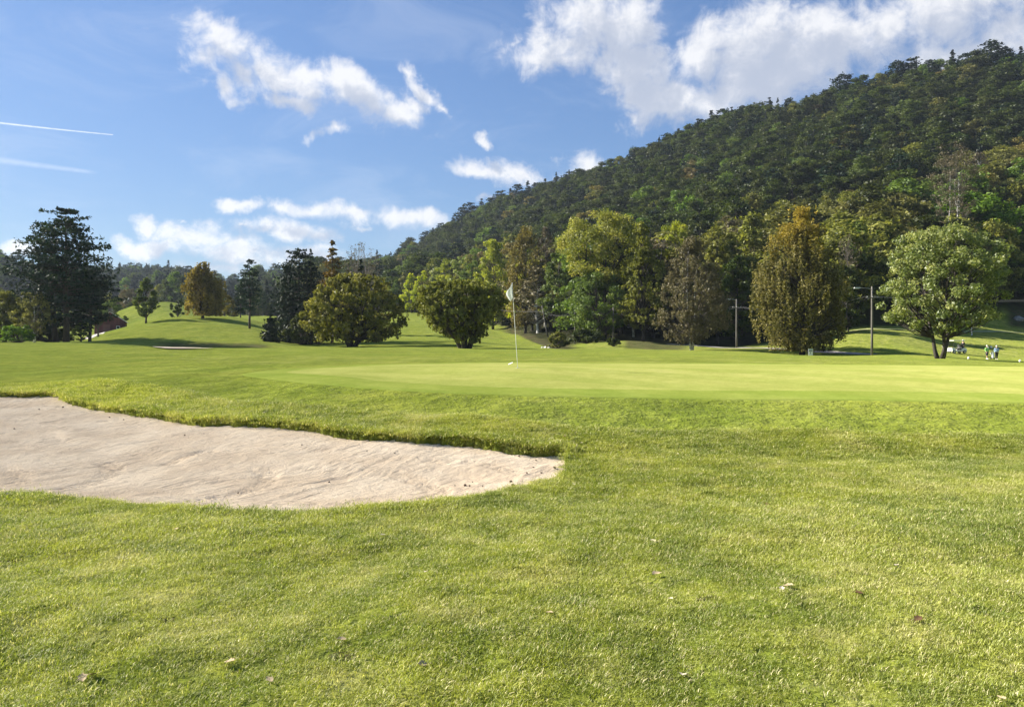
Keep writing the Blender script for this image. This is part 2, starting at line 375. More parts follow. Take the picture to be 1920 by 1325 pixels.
def poly_sd(poly, x, y):
    """signed distance to a closed outline, positive outside"""
    x = np.asarray(x, float).ravel(); y = np.asarray(y, float).ravel()
    best = np.full(x.shape, 1e9); ins = np.zeros(x.shape, bool)
    for (ax, ay), (bx, by) in zip(poly, np.roll(poly, -1, 0)):
        ex, ey = bx - ax, by - ay; t = np.clip(((x - ax) * ex + (y - ay) * ey) / (ex * ex + ey * ey + 1e-12), 0, 1)
        best = np.minimum(best, (x - ax - t * ex) ** 2 + (y - ay - t * ey) ** 2)
        c = (ay > y) != (by > y)
        ins ^= c & (x < (bx - ax) * (y - ay) / (by - ay + 1e-12) + ax)
    return np.sqrt(best) * np.where(ins, -1, 1)


def bunker_sd(x, y):
    x = np.asarray(x, float); o = np.full(x.shape, 9.); m = (y < 24) & (y > 4) & (x < 4) & (x > -24)
    if m.any():
        q = poly_sd(BK, x[m], np.asarray(y)[m]); n = fbm(x[m] * 5, np.asarray(y)[m] * 5, 3, 5) - .5
        o[m] = q + n * .16
    return o
def green_sd(x, y):
    x = np.asarray(x, float); o = np.full(x.shape, 9.); m = (y < 28) & (y > 10) & (np.abs(x) < 30)
    if m.any(): o[m] = poly_sd(GR, x[m], np.asarray(y)[m])
    return o
# depth of the bunker's middle line, to tell its high far lip from its near edge
_u = np.linspace(-1, .09, 120); _mid = []
for u in _u:
    dd = np.linspace(5, 24, 400); s = poly_sd(BK, u * dd, dd) < 0
    _mid.append((dd[s].min() + dd[s].max()) / 2 if s.any() else 10.25)
def lip_w(x, y):
    m = np.interp(x / np.maximum(y, .1), _u, _mid); return sstep(y - m, -.2, .6)


def HG(x, y, detail=True, sdb=None, sdg=None):
    """finished turf surface"""
    x = np.asarray(x, float); y = np.asarray(y, float)
    z = HB(x, y)
    sb = bunker_sd(x, y) if sdb is None else sdb; sg = green_sd(x, y) if sdg is None else sdg
    r = np.hypot(x, y)
    if detail:
        rough = sstep(sg, .1, 1.5)
        z = z + rough * (fbm(x * .9, y * .9, 3, 3) - .5) * (.09 * (1 - sstep(r, 12, 16)) + .03)
        z = z + rough * (fbm(x * 5, y * 5, 2, 9) - .5) * .035 * (1 - sstep(r, 16, 30))
        z = z + (fbm(x * .08, y * .08, 3, 21) - .5) * .9 * sstep(r, 60, 140)
        z = z + (fbm(x * .03, y * .03, 4, 22) - .5) * 9 * sstep(r, 170, 330)
    w = lip_w(x, y)
    z = z + (.022 + .085 * w) * np.exp(-np.maximum(sb, 0) / (.25 + .5 * w)) * (sb > -.3) * (sb < 5)
    z = z - .75 * sstep(-sb, -.01, .10 + .03 * w)
    return z


# ------------------------------------------------------------------ materials
def mat(name, color, rough=.6, metal=0., bump=None, spec=.5, noise=None):
    m = bpy.data.materials.new(name); m.use_nodes = True
    k = NT(m.node_tree)
    out = k.n('ShaderNodeOutputMaterial'); b = k.n('ShaderNodeBsdfPrincipled', inp={'Roughness': rough, 'Metallic': metal, 'Specular IOR Level': spec})
    co = k.n('ShaderNodeTexCoord').outputs['Object']
    if noise:
        sc, amt = noise[0], noise[1]; stretch = noise[2] if len(noise) > 2 else (1, 1, 1)
        nz = k.noise(k.scalev(co, stretch), sc, 5)
        c = k.mix(k.smooth(nz, .3, .7), tuple(v * (1 - amt) for v in color), tuple(min(1, v * (1 + amt)) for v in color))
        k.link(c, b.inputs['Base Color'])
    else: b.inputs['Base Color'].default_value = tuple(color) + (1,)
    if bump:
        bn = k.n('ShaderNodeBump', inp={'Strength': bump[1], 'Distance': bump[2], 'Height': k.noise(co, bump[0], 4)}); k.link(bn.outputs[0], b.inputs['Normal'])
    k.link(b.outputs[0], out.inputs[0]); return m


def leaf_mat(name, c1, c2, c3=None, trans=.38, gold=None, gloss=.06):
    m = bpy.data.materials.new(name); m.use_nodes = True; k = NT(m.node_tree)
    a = k.n('ShaderNodeAttribute', attribute_name='tint').outputs['Fac']
    r = k.n('ShaderNodeValToRGB'); e = r.color_ramp.elements
    e[0].position = .12; e[0].color = tuple(c1) + (1,); e[1].position = .9; e[1].color = tuple(c3 or c2) + (1,)
    if c3: q = e.new(.5); q.color = tuple(c2) + (1,)
    k.link(a, r.inputs[0]); c = r.outputs[0]
    rn = k.n('ShaderNodeObjectInfo').outputs['Random']
    hs = k.n('ShaderNodeHueSaturation', inp={'Hue': k.math('MULTIPLY_ADD', rn, .02, .49), 'Saturation': k.math('MULTIPLY_ADD', rn, .2, .9), 'Value': k.math('MULTIPLY_ADD', rn, .35, .82), 'Color': c}); c = hs.outputs[0]
    if gold:   # leaves that have turned, in a patch of the crown
        co = k.n('ShaderNodeTexCoord').outputs['Generated']; s = k.n('ShaderNodeSeparateXYZ', inp={0: co})
        f = k.smooth(k.math('ADD', s.outputs[2], k.math('MULTIPLY', k.noise(co, 5., 4, .7), .75)), gold[1] + .2, gold[2] + .25)
        c = k.mix(k.math('MULTIPLY', f, k.smooth(a, .1, .5, .55, 1.)), c, gold[0])
    d = k.n('ShaderNodeBsdfDiffuse', inp={'Color': c}); t = k.n('ShaderNodeBsdfTranslucent', inp={'Color': k.mix(.5, c, k.mix(1., c, (1.25, 1.25, .5), 'MULTIPLY'))})
    mx = k.n('ShaderNodeMixShader', inp={0: trans, 1: d.outputs[0], 2: t.outputs[0]})
    gl = k.n('ShaderNodeBsdfGlossy', inp={'Color': (1, 1, 1, 1), 'Roughness': .5})
    m2 = k.n('ShaderNodeMixShader', inp={0: gloss * .25, 1: mx.outputs[0], 2: gl.outputs[0]})
    out = k.n('ShaderNodeOutputMaterial'); k.link(m2.outputs[0], out.inputs[0]); return m


def turf_color(k, pos, kind='rough'):
    """colour of mown turf by place: straw, fresh and dull patches"""
    n1 = k.noise(pos, .55, 5, .6, .3); n2 = k.noise(pos, 2.6, 4, .6, .2); n3 = k.noise(pos, 14., 3, .6)
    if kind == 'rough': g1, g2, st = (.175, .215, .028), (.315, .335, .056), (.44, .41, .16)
    elif kind == 'green': g1, g2, st = (.36, .37, .095), (.43, .425, .12), (.50, .46, .17)
    else: g1, g2, st = (.21, .245, .030), (.32, .345, .052), (.40, .38, .11)
    a = k.math('ADD', k.math('MULTIPLY', n1, .55), k.math('MULTIPLY', n2, .45))
    c = k.mix(k.smooth(a, .40, .60), g1, g2)
    c = k.mix(k.math('MULTIPLY', k.smooth(k.math('ADD', k.math('MULTIPLY', n1, .35), k.math('MULTIPLY', k.noise(pos, 1.5, 4, .65), .65)), .50, .66), .65 if kind == 'rough' else .3), c, st)
    return k.mix(k.smooth(n3, .25, .75, .0, .35), c, k.mix(1., c, (.62, .66, .5), 'MULTIPLY'))


def ground_mat():
    m = bpy.data.materials.new('turf'); m.use_nodes = True; k = NT(m.node_tree)
    pos = k.n('ShaderNodeNewGeometry').outputs['Position']
    at = lambda nm: k.n('ShaderNodeAttribute', attribute_name=nm).outputs['Fac']
    rough = turf_color(k, pos, 'rough'); fair = turf_color(k, pos, 'fair')
    far = k.noise(k.scalev(pos, (.09, .22, .1)), 1., 7, .68)
    fair = k.mix(k.smooth(far, .35, .65, 0., .5), fair, k.mix(1., fair, (.72, .86, .75), 'MULTIPLY'))
    # mower stripes on the far fairways
    st = k.n('ShaderNodeTexWave', bands_direction='X', inp={'Vector': k.scalev(pos, (1, 1, 1), (0, 0, R(24))), 'Scale': .045, 'Distortion': 1.2, 'Detail': 1.})
    fair = k.mix(k.math('MULTIPLY', k.smooth(st.outputs['Fac'], .4, .6), .22), fair, k.mix(1., fair, (.72, .88, .72), 'MULTIPLY'))
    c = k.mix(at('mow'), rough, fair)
    # streaks of thinner turf, long across the line of sight only because the ground falls away
    brown = k.mix(k.smooth(k.noise(pos, .35, 6, .65), .35, .65), (.05, .035, .018), (.13, .10, .05))
    brown = k.mix(k.smooth(k.noise(pos, .9, 5, .6), .45, .6), brown, (.05, .07, .018))
    c = k.mix(at('bare'), c, brown)
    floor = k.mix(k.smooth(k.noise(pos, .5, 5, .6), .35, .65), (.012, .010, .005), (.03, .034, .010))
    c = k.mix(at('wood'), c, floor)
    soil = k.mix(k.smooth(k.noise(pos, 25., 4), .4, .6), (.03, .022, .012), (.09, .07, .04))
    c = k.mix(at('soil'), c, soil)
    bh = k.math('ADD', k.math('MULTIPLY', k.noise(pos, 60., 3, .6), .4), k.noise(pos, 11., 4, .6))
    bmp = k.n('ShaderNodeBump', inp={'Strength': .75, 'Distance': .05, 'Height': bh})
    b2 = k.n('ShaderNodeBump', inp={'Strength': .5, 'Distance': .9, 'Height': k.noise(pos, .8, 5, .7), 'Normal': bmp.outputs[0]})
    d = k.n('ShaderNodeBsdfDiffuse', inp={'Color': c, 'Roughness': .6, 'Normal': b2.outputs[0]})
    s = k.n('ShaderNodeBsdfSheen', inp={'Color': (.8, .85, .5, 1), 'Roughness': .45, 'Normal': b2.outputs[0]})
    mx = k.n('ShaderNodeMixShader', inp={0: .06, 1: d.outputs[0], 2: s.outputs[0]})
    out = k.n('ShaderNodeOutputMaterial'); k.link(mx.outputs[0], out.inputs[0]); return m


def green_mat():
    m = bpy.data.materials.new('green_turf'); m.use_nodes = True; k = NT(m.node_tree)
    pos = k.n('ShaderNodeNewGeometry').outputs['Position']
    e = k.n('ShaderNodeAttribute', attribute_name='edge').outputs['Fac']
    c = turf_color(k, pos, 'green')
    coll = k.mix(1., c, (.74, .84, .62), 'MULTIPLY')
    c = k.mix(k.smooth(e, 1.05, 1.15, 1., 0.), c, coll)
    st = k.n('ShaderNodeTexWave', bands_direction='X', inp={'Vector': k.scalev(pos, (1, 1, 1), (0, 0, R(-62))), 'Scale': .17, 'Distortion': .6, 'Detail': 1.})
    c = k.mix(k.math('MULTIPLY', k.smooth(st.outputs['Fac'], .4, .6), .5), c, k.mix(1., c, (.82, .90, .76), 'MULTIPLY'))
    c = k.mix(k.smooth(k.noise(pos, .35, 6, .62), .4, .7, 0., .4), c, k.mix(1., c, (.84, .92, .72), 'MULTIPLY'))
    bmp = k.n('ShaderNodeBump', inp={'Strength': .35, 'Distance': .012, 'Height': k.noise(pos, 70., 4, .6)})
    d = k.n('ShaderNodeBsdfDiffuse', inp={'Color': c, 'Roughness': .6, 'Normal': bmp.outputs[0]})
    out = k.n('ShaderNodeOutputMaterial'); k.link(d.outputs[0], out.inputs[0]); return m


def blade_mat(name, kind='rough'):
    m = bpy.data.materials.new(name); m.use_nodes = True; k = NT(m.node_tree)
    pos = k.n('ShaderNodeNewGeometry').outputs['Position']
    c = turf_color(k, pos, kind)
    a = k.n('ShaderNodeAttribute', attribute_name='tint').outputs['Fac']
    c = k.mix(k.smooth(a, .86, .93), c, (.50, .44, .24))          # a few dead, straw coloured blades
    hs = k.n('ShaderNodeHueSaturation', inp={'Value': k.math('MULTIPLY_ADD', a, .7, .85), 'Color': c}); c = hs.outputs[0]
    d = k.n('ShaderNodeBsdfDiffuse', inp={'Color': c}); t = k.n('ShaderNodeBsdfTranslucent', inp={'Color': k.mix(1., c, (1.2, 1.25, .6), 'MULTIPLY')})
    mx = k.n('ShaderNodeMixShader', inp={0: .35, 1: d.outputs[0], 2: t.outputs[0]})
    gl = k.n('ShaderNodeBsdfGlossy', inp={'Color': (1, 1, .95, 1), 'Roughness': .5})
    m2 = k.n('ShaderNodeMixShader', inp={0: .03, 1: mx.outputs[0], 2: gl.outputs[0]})
    out = k.n('ShaderNodeOutputMaterial'); k.link(m2.outputs[0], out.inputs[0]); return m


def sand_mat():
    m = bpy.data.materials.new('sand'); m.use_nodes = True; k = NT(m.node_tree)
    pos = k.n('ShaderNodeNewGeometry').outputs['Position']
    w = k.n('ShaderNodeTexNoise', inp={'Vector': pos, 'Scale': .5, 'Detail': 2.})
    wv = k.n('ShaderNodeVectorMath', operation='MULTIPLY', inp={0: w.outputs['Color'], 1: (.35, .35, 0)}).outputs[0]
    pw = k.n('ShaderNodeVectorMath', operation='ADD', inp={0: pos, 1: wv}).outputs[0]
    rake = k.noise(k.scalev(k.scalev(pw, (1, 1, 1), (0, 0, R(-60))), (.04, 1, 1)), 32., 4, .65)
    damp = k.noise(pos, .9, 5, .6)
    c = k.mix(k.smooth(damp, .35, .65), (.72, .575, .405), (.82, .68, .495))
    c = k.mix(k.math('MULTIPLY', k.smooth(rake, .38, .50, .75, 0.), k.smooth(k.noise(pos, .8, 3), .38, .6, .25, 1.)), c, (.42, .325, .235))  # darker lines paint the shade of the rake grooves into the sand
    c = k.mix(k.smooth(k.noise(pos, 34., 4, .7), .56, .70, 0., .5), c, (.52, .42, .31))
    c = k.mix(k.smooth(k.noise(pos, 90., 3), .66, .74), c, (.16, .12, .09))
    h = k.math('ADD', k.math('MULTIPLY', rake, .7), k.math('ADD', k.math('MULTIPLY', k.noise(pos, 45., 5, .75), .9), k.math('MULTIPLY', k.noise(pos, 9., 4, .6), .8)))
    bmp = k.n('ShaderNodeBump', inp={'Strength': .8, 'Distance': .03, 'Height': h})
    d = k.n('ShaderNodeBsdfDiffuse', inp={'Color': c, 'Roughness': .8, 'Normal': bmp.outputs[0]})
    out = k.n('ShaderNodeOutputMaterial'); k.link(d.outputs[0], out.inputs[0]); return m


def bark(name, c, sc=6.):
    return mat(name, c, .85, bump=(sc, .6, .05), noise=(sc, .35, (1, 1, .25)))


def birch_bark():
    m = bpy.data.materials.new('birch_bark'); m.use_nodes = True; k = NT(m.node_tree)
    co = k.n('ShaderNodeTexCoord').outputs['Object']
    n = k.noise(k.scalev(co, (1, 1, 3.)), 1.8, 5, .7)
    c = k.mix(k.smooth(n, .50, .58), (.62, .60, .55), (.04, .035, .03))
    b = k.n('ShaderNodeBsdfPrincipled', inp={'Base Color': c, 'Roughness': .7}); out = k.n('ShaderNodeOutputMaterial'); k.link(b.outputs[0], out.inputs[0]); return m


M = dict(
    turf=ground_mat(), putt=green_mat(), sand=sand_mat(), blade=blade_mat('grass_blades'), blade_short=blade_mat('apron_blades', 'fair'),
    bark=bark('bark', (.045, .036, .028)), pinebark=bark('pine_bark', (.05, .034, .024)), greybark=bark('grey_bark', (.12, .11, .095)), birch=birch_bark(), twig=mat('twig', (.12, .10, .085), .8),
    pine=leaf_mat('pine_needles', (.008, .018, .011), (.018, .036, .018), (.045, .06, .022), .15),
    spruce=leaf_mat('spruce_needles', (.008, .016, .010), (.016, .030, .016), (.035, .045, .02), .12),
    rust=leaf_mat('turning_larch', (.05, .045, .012), (.13, .085, .02), (.22, .14, .03), .3),
    olive=leaf_mat('olive_leaves', (.06, .069, .013), (.142, .147, .032), (.275, .265, .07), .39),
    oldolive=leaf_mat('brownish_olive_leaves', (.06, .062, .016), (.145, .14, .036), (.28, .245, .075), .38),
    brownleaf=leaf_mat('brown_leaves', (.07, .056, .018), (.165, .134, .042), (.26, .215, .07), .3),
    greyleaf=leaf_mat('grey_twigs', (.06, .052, .030), (.135, .115, .066), (.20, .17, .10), .22),
    yellow=leaf_mat('yellow_green_leaves', (.13, .17, .015), (.29, .32, .028), (.46, .44, .06), .45),
    green=leaf_mat('green_leaves', (.04, .07, .010), (.095, .15, .022), (.18, .24, .04), .38),
    lightgreen=leaf_mat('light_green_leaves', (.09, .14, .02), (.21, .28, .045), (.40, .43, .11), .42, gloss=.14),
    dark=leaf_mat('dark_green_leaves', (.018, .032, .008), (.048, .066, .013), (.092, .108, .022), .34),
    golden=leaf_mat('golden_birch_leaves', (.085, .068, .014), (.19, .145, .03), (.30, .22, .05), .4),
    weeping=leaf_mat('weeping_birch_leaves', (.065, .065, .014), (.16, .15, .038), (.32, .28, .09), .38, gold=((.36, .27, .045), .80, 1.05), gloss=.03),
)


# ------------------------------------------------------------------ ground sheet
SCR = [(*ground_at(a, b), w, h) for a, b, w, h in [(1188, 1094, .11, .05), (1335, 1122, .13, .05), (22, 1046, .14, .07), (1765, 1070, .10, .06), (1718, 1175, .06, .05), (310, 1160, .07, .04), (640, 1225, .10, .06), (905, 1010, .05, .05)]]
def scrape(x, y):
    """small bare scrapes worn in the turf"""
    o = np.zeros(np.shape(x)); n = fbm(x * 14, y * 14, 2, 88) - .5
    for cx, cy_, w, h in SCR: o = np.maximum(o, 1 - sstep(np.hypot((x - cx) / w, (y - cy_) / h) + n * 1.2, .7, 1.1))
    return o


def polar_ground():
    ang = np.concatenate([np.linspace(-180, -60, 26)[:-1], np.linspace(-60, -40, 26)[:-1], np.linspace(-40, 40, 640), np.linspace(40, 60, 26)[1:], np.linspace(60, 180, 26)[1:-1]])
    rr = np.concatenate([[.3, .8, 1.4, 2.0], np.exp(np.linspace(math.log(2.5), math.log(19.), 250)), np.exp(np.linspace(math.log(19.), math.log(420.), 190))[1:], np.exp(np.linspace(math.log(420.), math.log(5500.), 45))[1:]])
    A, RR = np.meshgrid(np.radians(ang), rr, indexing='ij')
    x = (np.sin(A) * RR).ravel(); y = (np.cos(A) * RR).ravel()
    # refine rows near the bunker lip is not needed: turf tufts cover that edge
    sb = bunker_sd(x, y); sg = green_sd(x, y)
    z = HG(x, y, True, sb, sg)
    na, nr = A.shape
    i = np.arange(na)[:, None]; j = np.arange(nr - 1)[None]; i2 = (i + 1) % na
    Q = np.stack([i * nr + j, i2 * nr + j, i2 * nr + j + 1, i * nr + j + 1], -1).reshape(-1, 4)
    r = RR.ravel(); u = x / np.maximum(y, .1); px = 960 + F * u
    # where it is cut short: round the green, the left fairway, and everything beyond
    edge_d = np.interp(px, [-300, 100, 200, 420, 700, 1000, 1300, 1920, 2400], [20.6, 19.9, 18.6, 14.9, 13.1, 11.9, 12.0, 11.6, 11.5])
    mow = sstep(y - edge_d, -.15, .15)
    # longer strips between the fairways
    strip = sstep(y, 25.2, 25.8) * (1 - sstep(y, 38, 41)) * sstep(px, 430 - (y - 25) * 12, 470 - (y - 25) * 12)
    mow = mow * (1 - .55 * strip)
    far_r = np.where(px > 1100, sstep(y, 104, 110), 0); mow = mow * (1 - .9 * far_r)  # far rough, strengthened to paint tree shade into the right bank
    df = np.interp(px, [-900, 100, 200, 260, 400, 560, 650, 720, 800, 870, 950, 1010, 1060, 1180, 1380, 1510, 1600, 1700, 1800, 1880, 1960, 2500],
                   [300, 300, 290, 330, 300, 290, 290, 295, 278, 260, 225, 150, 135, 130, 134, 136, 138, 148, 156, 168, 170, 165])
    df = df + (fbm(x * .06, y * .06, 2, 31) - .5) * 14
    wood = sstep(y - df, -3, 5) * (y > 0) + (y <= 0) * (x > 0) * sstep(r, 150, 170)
    bank = sstep(px, 930, 960) * (1 - sstep(px, 1060, 1090)) * sstep(y, 96 + np.clip(1040 - px, 0, 200) * 1.05, 104 + np.clip(1040 - px, 0, 200) * 1.05)
    mound = sstep(px, 1165, 1180) * (1 - sstep(px, 1270, 1300)) * sstep(y, 106, 110) * (1 - sstep(y, 134, 138))
    rim = sstep(px, 1880, 1900) * sstep(y, 150, 156) + sstep(px, 270, 330) * (1 - sstep(px, 490, 520)) * sstep(y, 95, 99) * (1 - sstep(y, 103, 107)) * .8
    bare = np.clip(bank + mound * .8 + rim, 0, 1)
    soil = np.clip(sstep(-sb, .0, .05) + scrape(x, y) * .9, 0, 1)
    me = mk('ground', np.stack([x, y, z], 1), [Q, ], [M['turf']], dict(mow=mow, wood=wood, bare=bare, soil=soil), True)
    c = np.array([[0, 0, 0.]])
    return tag(link('ground', me), kind='structure')


polar_ground()
# plug under the camera
tag(link('ground_under_camera', MB().lathe((0, 0, 0), [(.001, -.004), (.34, -.004)], 24).mesh('ground_under_camera', [M['turf']])), kind='structure')


def putting_green():
    c = GR.mean(0); n = len(GR); rings = 46
    t = 1 - (np.linspace(0, 1, rings) ** 1.6)
    V = (c[None, None] + (GR - c)[None] * t[:, None, None]).reshape(-1, 2)
    z = HG(V[:, 0], V[:, 1]) + .016 * np.repeat(np.minimum(1, (1 - t) * 60), n) - .004 * np.repeat((t > .999), n)
    e = -poly_sd(GR, V[:, 0], V[:, 1])
    i = np.arange(rings - 1)[:, None] * n; j = np.arange(n)[None]; j2 = (j + 1) % n
    Q = np.stack([i + j, i + n + j, i + n + j2, i + j2], -1).reshape(-1, 4)
    Q = Q[:, ::-1]
    me = mk('putting_green', np.column_stack([V, z]), [Q], [M['putt']], dict(edge=e), True)
    return tag(link('putting_green', me), kind='structure')


putting_green()


def sand_z(x, y, sb=None):
    sb = bunker_sd(x, y) if sb is None else sb
    w = lip_w(x, y)
    z = HB(x, y) - .03 - .10 * sstep(-sb, 0, 1.3) * (1 - w * .5)
    # raked furrows, tyre and foot marks
    a = R(60) + (fbm(x * .25, y * .25, 2, 71) - .5) * 1.1
    s = x * np.cos(a) + y * np.sin(a); t = -x * np.sin(a) + y * np.cos(a)
    z = z + (fbm(s * .5 + 3, t * 9, 2, 41) - .5) * .014 + (fbm(x * 1.2, y * 1.2, 3, 43) - .5) * .05
    ridge = np.abs(((t * 1.4 + fbm(s * .4, t * .4, 2, 46) * 1.5) % 1) - .5)
    z = z + np.exp(-(ridge / .035) ** 2) * .017 * (vnoise(s * .9, np.floor(t * 1.4), 49) > .45)
    return z + (fbm(x * 9, y * 9, 2, 44) - .5) * .018 + (vnoise(x * 26, y * 26, 47) - .5) * .008


def bunker():
    st = .026
    xs = np.arange(BK[:, 0].min() - .3, BK[:, 0].max() + .3, st * 1.3); ys = np.arange(BK[:, 1].min() - .3, BK[:, 1].max() + .3, st * 1.5)
    X, Y = np.meshgrid(xs, ys, indexing='ij'); sb = bunker_sd(X.ravel(), Y.ravel()).reshape(X.shape)
    vis = (X / Y > -.86)
    ok = (sb < .22) & vis
    Z = sand_z(X.ravel(), Y.ravel(), sb.ravel()).reshape(X.shape)
    # a grid of treads pressed by shoes and a buggy, in curved strips
    for (cx, cy_, rad, a0, a1) in [(-6.6, 9.3, 1.6, -.9, 1.0), (-4.2, 9.0, 1.3, -1.0, .9), (-2.3, 8.3, 1.5, -.6, 1.1), (-7.6, 8.6, 1.8, .2, 1.6), (-3.4, 10.2, 1.2, 2.2, 3.6), (-.9, 9.2, 1.0, .3, 1.9)]:
        dx, dy = X - cx, Y - cy_; rr = np.hypot(dx, dy) - rad; an = np.arctan2(dy, dx)
        on = np.exp(-(rr / .14) ** 4) * sstep(an, a0, a0 + .2) * (1 - sstep(an, a1 - .2, a1))
        tread = (np.sin(an * rad * 70) * np.sin(rr * 75) > .1)
        Z -= on * (.012 + .024 * tread)
    idx = -np.ones(X.shape, int); idx[ok] = np.arange(ok.sum())
    f = ok[:-1, :-1] & ok[1:, :-1] & ok[1:, 1:] & ok[:-1, 1:]
    Q = np.stack([idx[:-1, :-1][f], idx[1:, :-1][f], idx[1:, 1:][f], idx[:-1, 1:][f]], -1)
    me = mk('bunker_sand', np.stack([X[ok], Y[ok], Z[ok]], 1), [Q], [M['sand']], None, True)
    tag(link('bunker_sand', me), kind='structure')
    # coarse continuation outside the picture
    xs = np.arange(BK[:, 0].min() - .4, 0, .16); ys = np.arange(BK[:, 1].min() - .4, BK[:, 1].max() + .4, .16)
    X, Y = np.meshgrid(xs, ys, indexing='ij'); sb = bunker_sd(X.ravel(), Y.ravel()).reshape(X.shape)
    ok = (sb < .3) & (X / Y < -.83); Z = sand_z(X.ravel(), Y.ravel(), sb.ravel()).reshape(X.shape) - .012
    idx = -np.ones(X.shape, int); idx[ok] = np.arange(ok.sum())
    f = ok[:-1, :-1] & ok[1:, :-1] & ok[1:, 1:] & ok[:-1, 1:]
    if f.any():
        Q = np.stack([idx[:-1, :-1][f], idx[1:, :-1][f], idx[1:, 1:][f], idx[:-1, 1:][f]], -1)
        tag(link('bunker_sand_edge', mk('bunker_sand_edge', np.stack([X[ok], Y[ok], Z[ok]], 1), [Q], [M['sand']], None, True)), kind='structure')


bunker()


def strip(name, pts, width, material, lift=.03, n=8):
    """a ribbon laid on the ground; pts = (px, depth)"""
    p = np.array([((a - 960) / F * d, d) for a, d in pts]); t = np.arange(len(p)); tt = np.linspace(0, len(p) - 1, (len(p) - 1) * n + 1)
    c = np.stack([np.interp(tt, t, p[:, 0]), np.interp(tt, t, p[:, 1])], 1)
    for _ in range(6): c[1:-1] = (c[:-2] + c[1:-1] * 2 + c[2:]) / 4
    T = np.gradient(c, axis=0); T /= np.linalg.norm(T, axis=1)[:, None]; N = np.stack([-T[:, 1], T[:, 0]], 1)
    k = 5; V = []
    wv = np.broadcast_to(np.asarray(width, float), (len(c),)) if np.ndim(width) == 0 else np.interp(tt, t, width)
    for s in np.linspace(-1, 1, k): V.append(c + N * (wv * s / 2)[:, None])
    V = np.stack(V, 1).reshape(-1, 2); z = HG(V[:, 0], V[:, 1]) + lift
    i = np.arange(len(c) - 1)[:, None] * k; j = np.arange(k - 1)[None]
    Q = np.stack([i + j, i + j + 1, i + k + j + 1, i + k + j], -1).reshape(-1, 4)[:, ::-1]
    return tag(link(name, mk(name, np.column_stack([V, z]), [Q], [material], None, True)), kind='structure')


gravel = mat('path_gravel', (.33, .30, .25), .9, noise=(2., .2), bump=(8., .4, .03))
strip('gravel_path', [(1255, 131), (1300, 127), (1380, 121), (1440, 113), (1520, 106), (1600, 99), (1640, 97)], 2.2, gravel, .06)
strip('terrace_sunlit_strip', [(1590, 127.5), (1640, 129), (1700, 132.5), (1760, 137), (1830, 142), (1900, 146), (1990, 149), (2200, 152)], 1.8, mat('sunlit_turf_paint', (.30, .32, .11), .9, noise=(1., .2)), .1)  # bright ribbon painting sunlit grass along the terrace edge
strip('distant_bunker_sand', [(288, 61), (318, 59.5), (345, 57.5), (372, 57), (398, 56.5)], [.3, 2., 2.6, 1.6, .3], M['sand'], .10)


# ------------------------------------------------------------------ grass blades (uncountable)
def hidden_collection(name, meshes):
    c = bpy.data.collections.new(name)
    for i, me in enumerate(meshes):
        o = bpy.data.objects.new(f'{name}_{i:02d}', me); c.objects.link(o)
    return c


def scatter(name, pos, rot, scl, idx, coll):
    me = bpy.data.meshes.new(name); me.vertices.add(len(pos)); me.vertices.foreach_set('co', np.asarray(pos, np.float32).ravel())
    for nm, typ, dat in (('rot', 'FLOAT_VECTOR', rot), ('scl', 'FLOAT_VECTOR', scl)):
        me.attributes.new(nm, typ, 'POINT').data.foreach_set('vector', np.asarray(dat, np.float32).ravel())
    me.attributes.new('idx', 'INT', 'POINT').data.foreach_set('value', np.asarray(idx, np.int32))
    me.update()
    o = link(name, me)
    g = bpy.data.node_groups.new(name, 'GeometryNodeTree')
    g.interface.new_socket('Geometry', in_out='INPUT', socket_type='NodeSocketGeometry')
    g.interface.new_socket('Geometry', in_out='OUTPUT', socket_type='NodeSocketGeometry')
    k = NT(g); gi = k.n('NodeGroupInput'); go = k.n('NodeGroupOutput')
    ci = k.n('GeometryNodeCollectionInfo'); ci.inputs[0].default_value = coll; ci.inputs[1].default_value = True; ci.inputs[2].default_value = True
    ip = k.n('GeometryNodeInstanceOnPoints'); k.link(gi.outputs[0], ip.inputs['Points']); k.link(ci.outputs[0], ip.inputs['Instance'])
    ip.inputs['Pick Instance'].default_value = True
    def na(nm, typ): return next(s for s in k.n('GeometryNodeInputNamedAttribute', data_type=typ, inp={'Name': nm}).outputs if s.enabled and s.name == 'Attribute')
    k.link(na('idx', 'INT'), ip.inputs['Instance Index'])
    k.link(na('rot', 'FLOAT_VECTOR'), ip.inputs['Rotation']); k.link(na('scl', 'FLOAT_VECTOR'), ip.inputs['Scale'])
    k.link(ip.outputs[0], go.inputs[0])
    md = o.modifiers.new('scatter', 'NODES'); md.node_group = g
    return tag(o, kind='stuff')


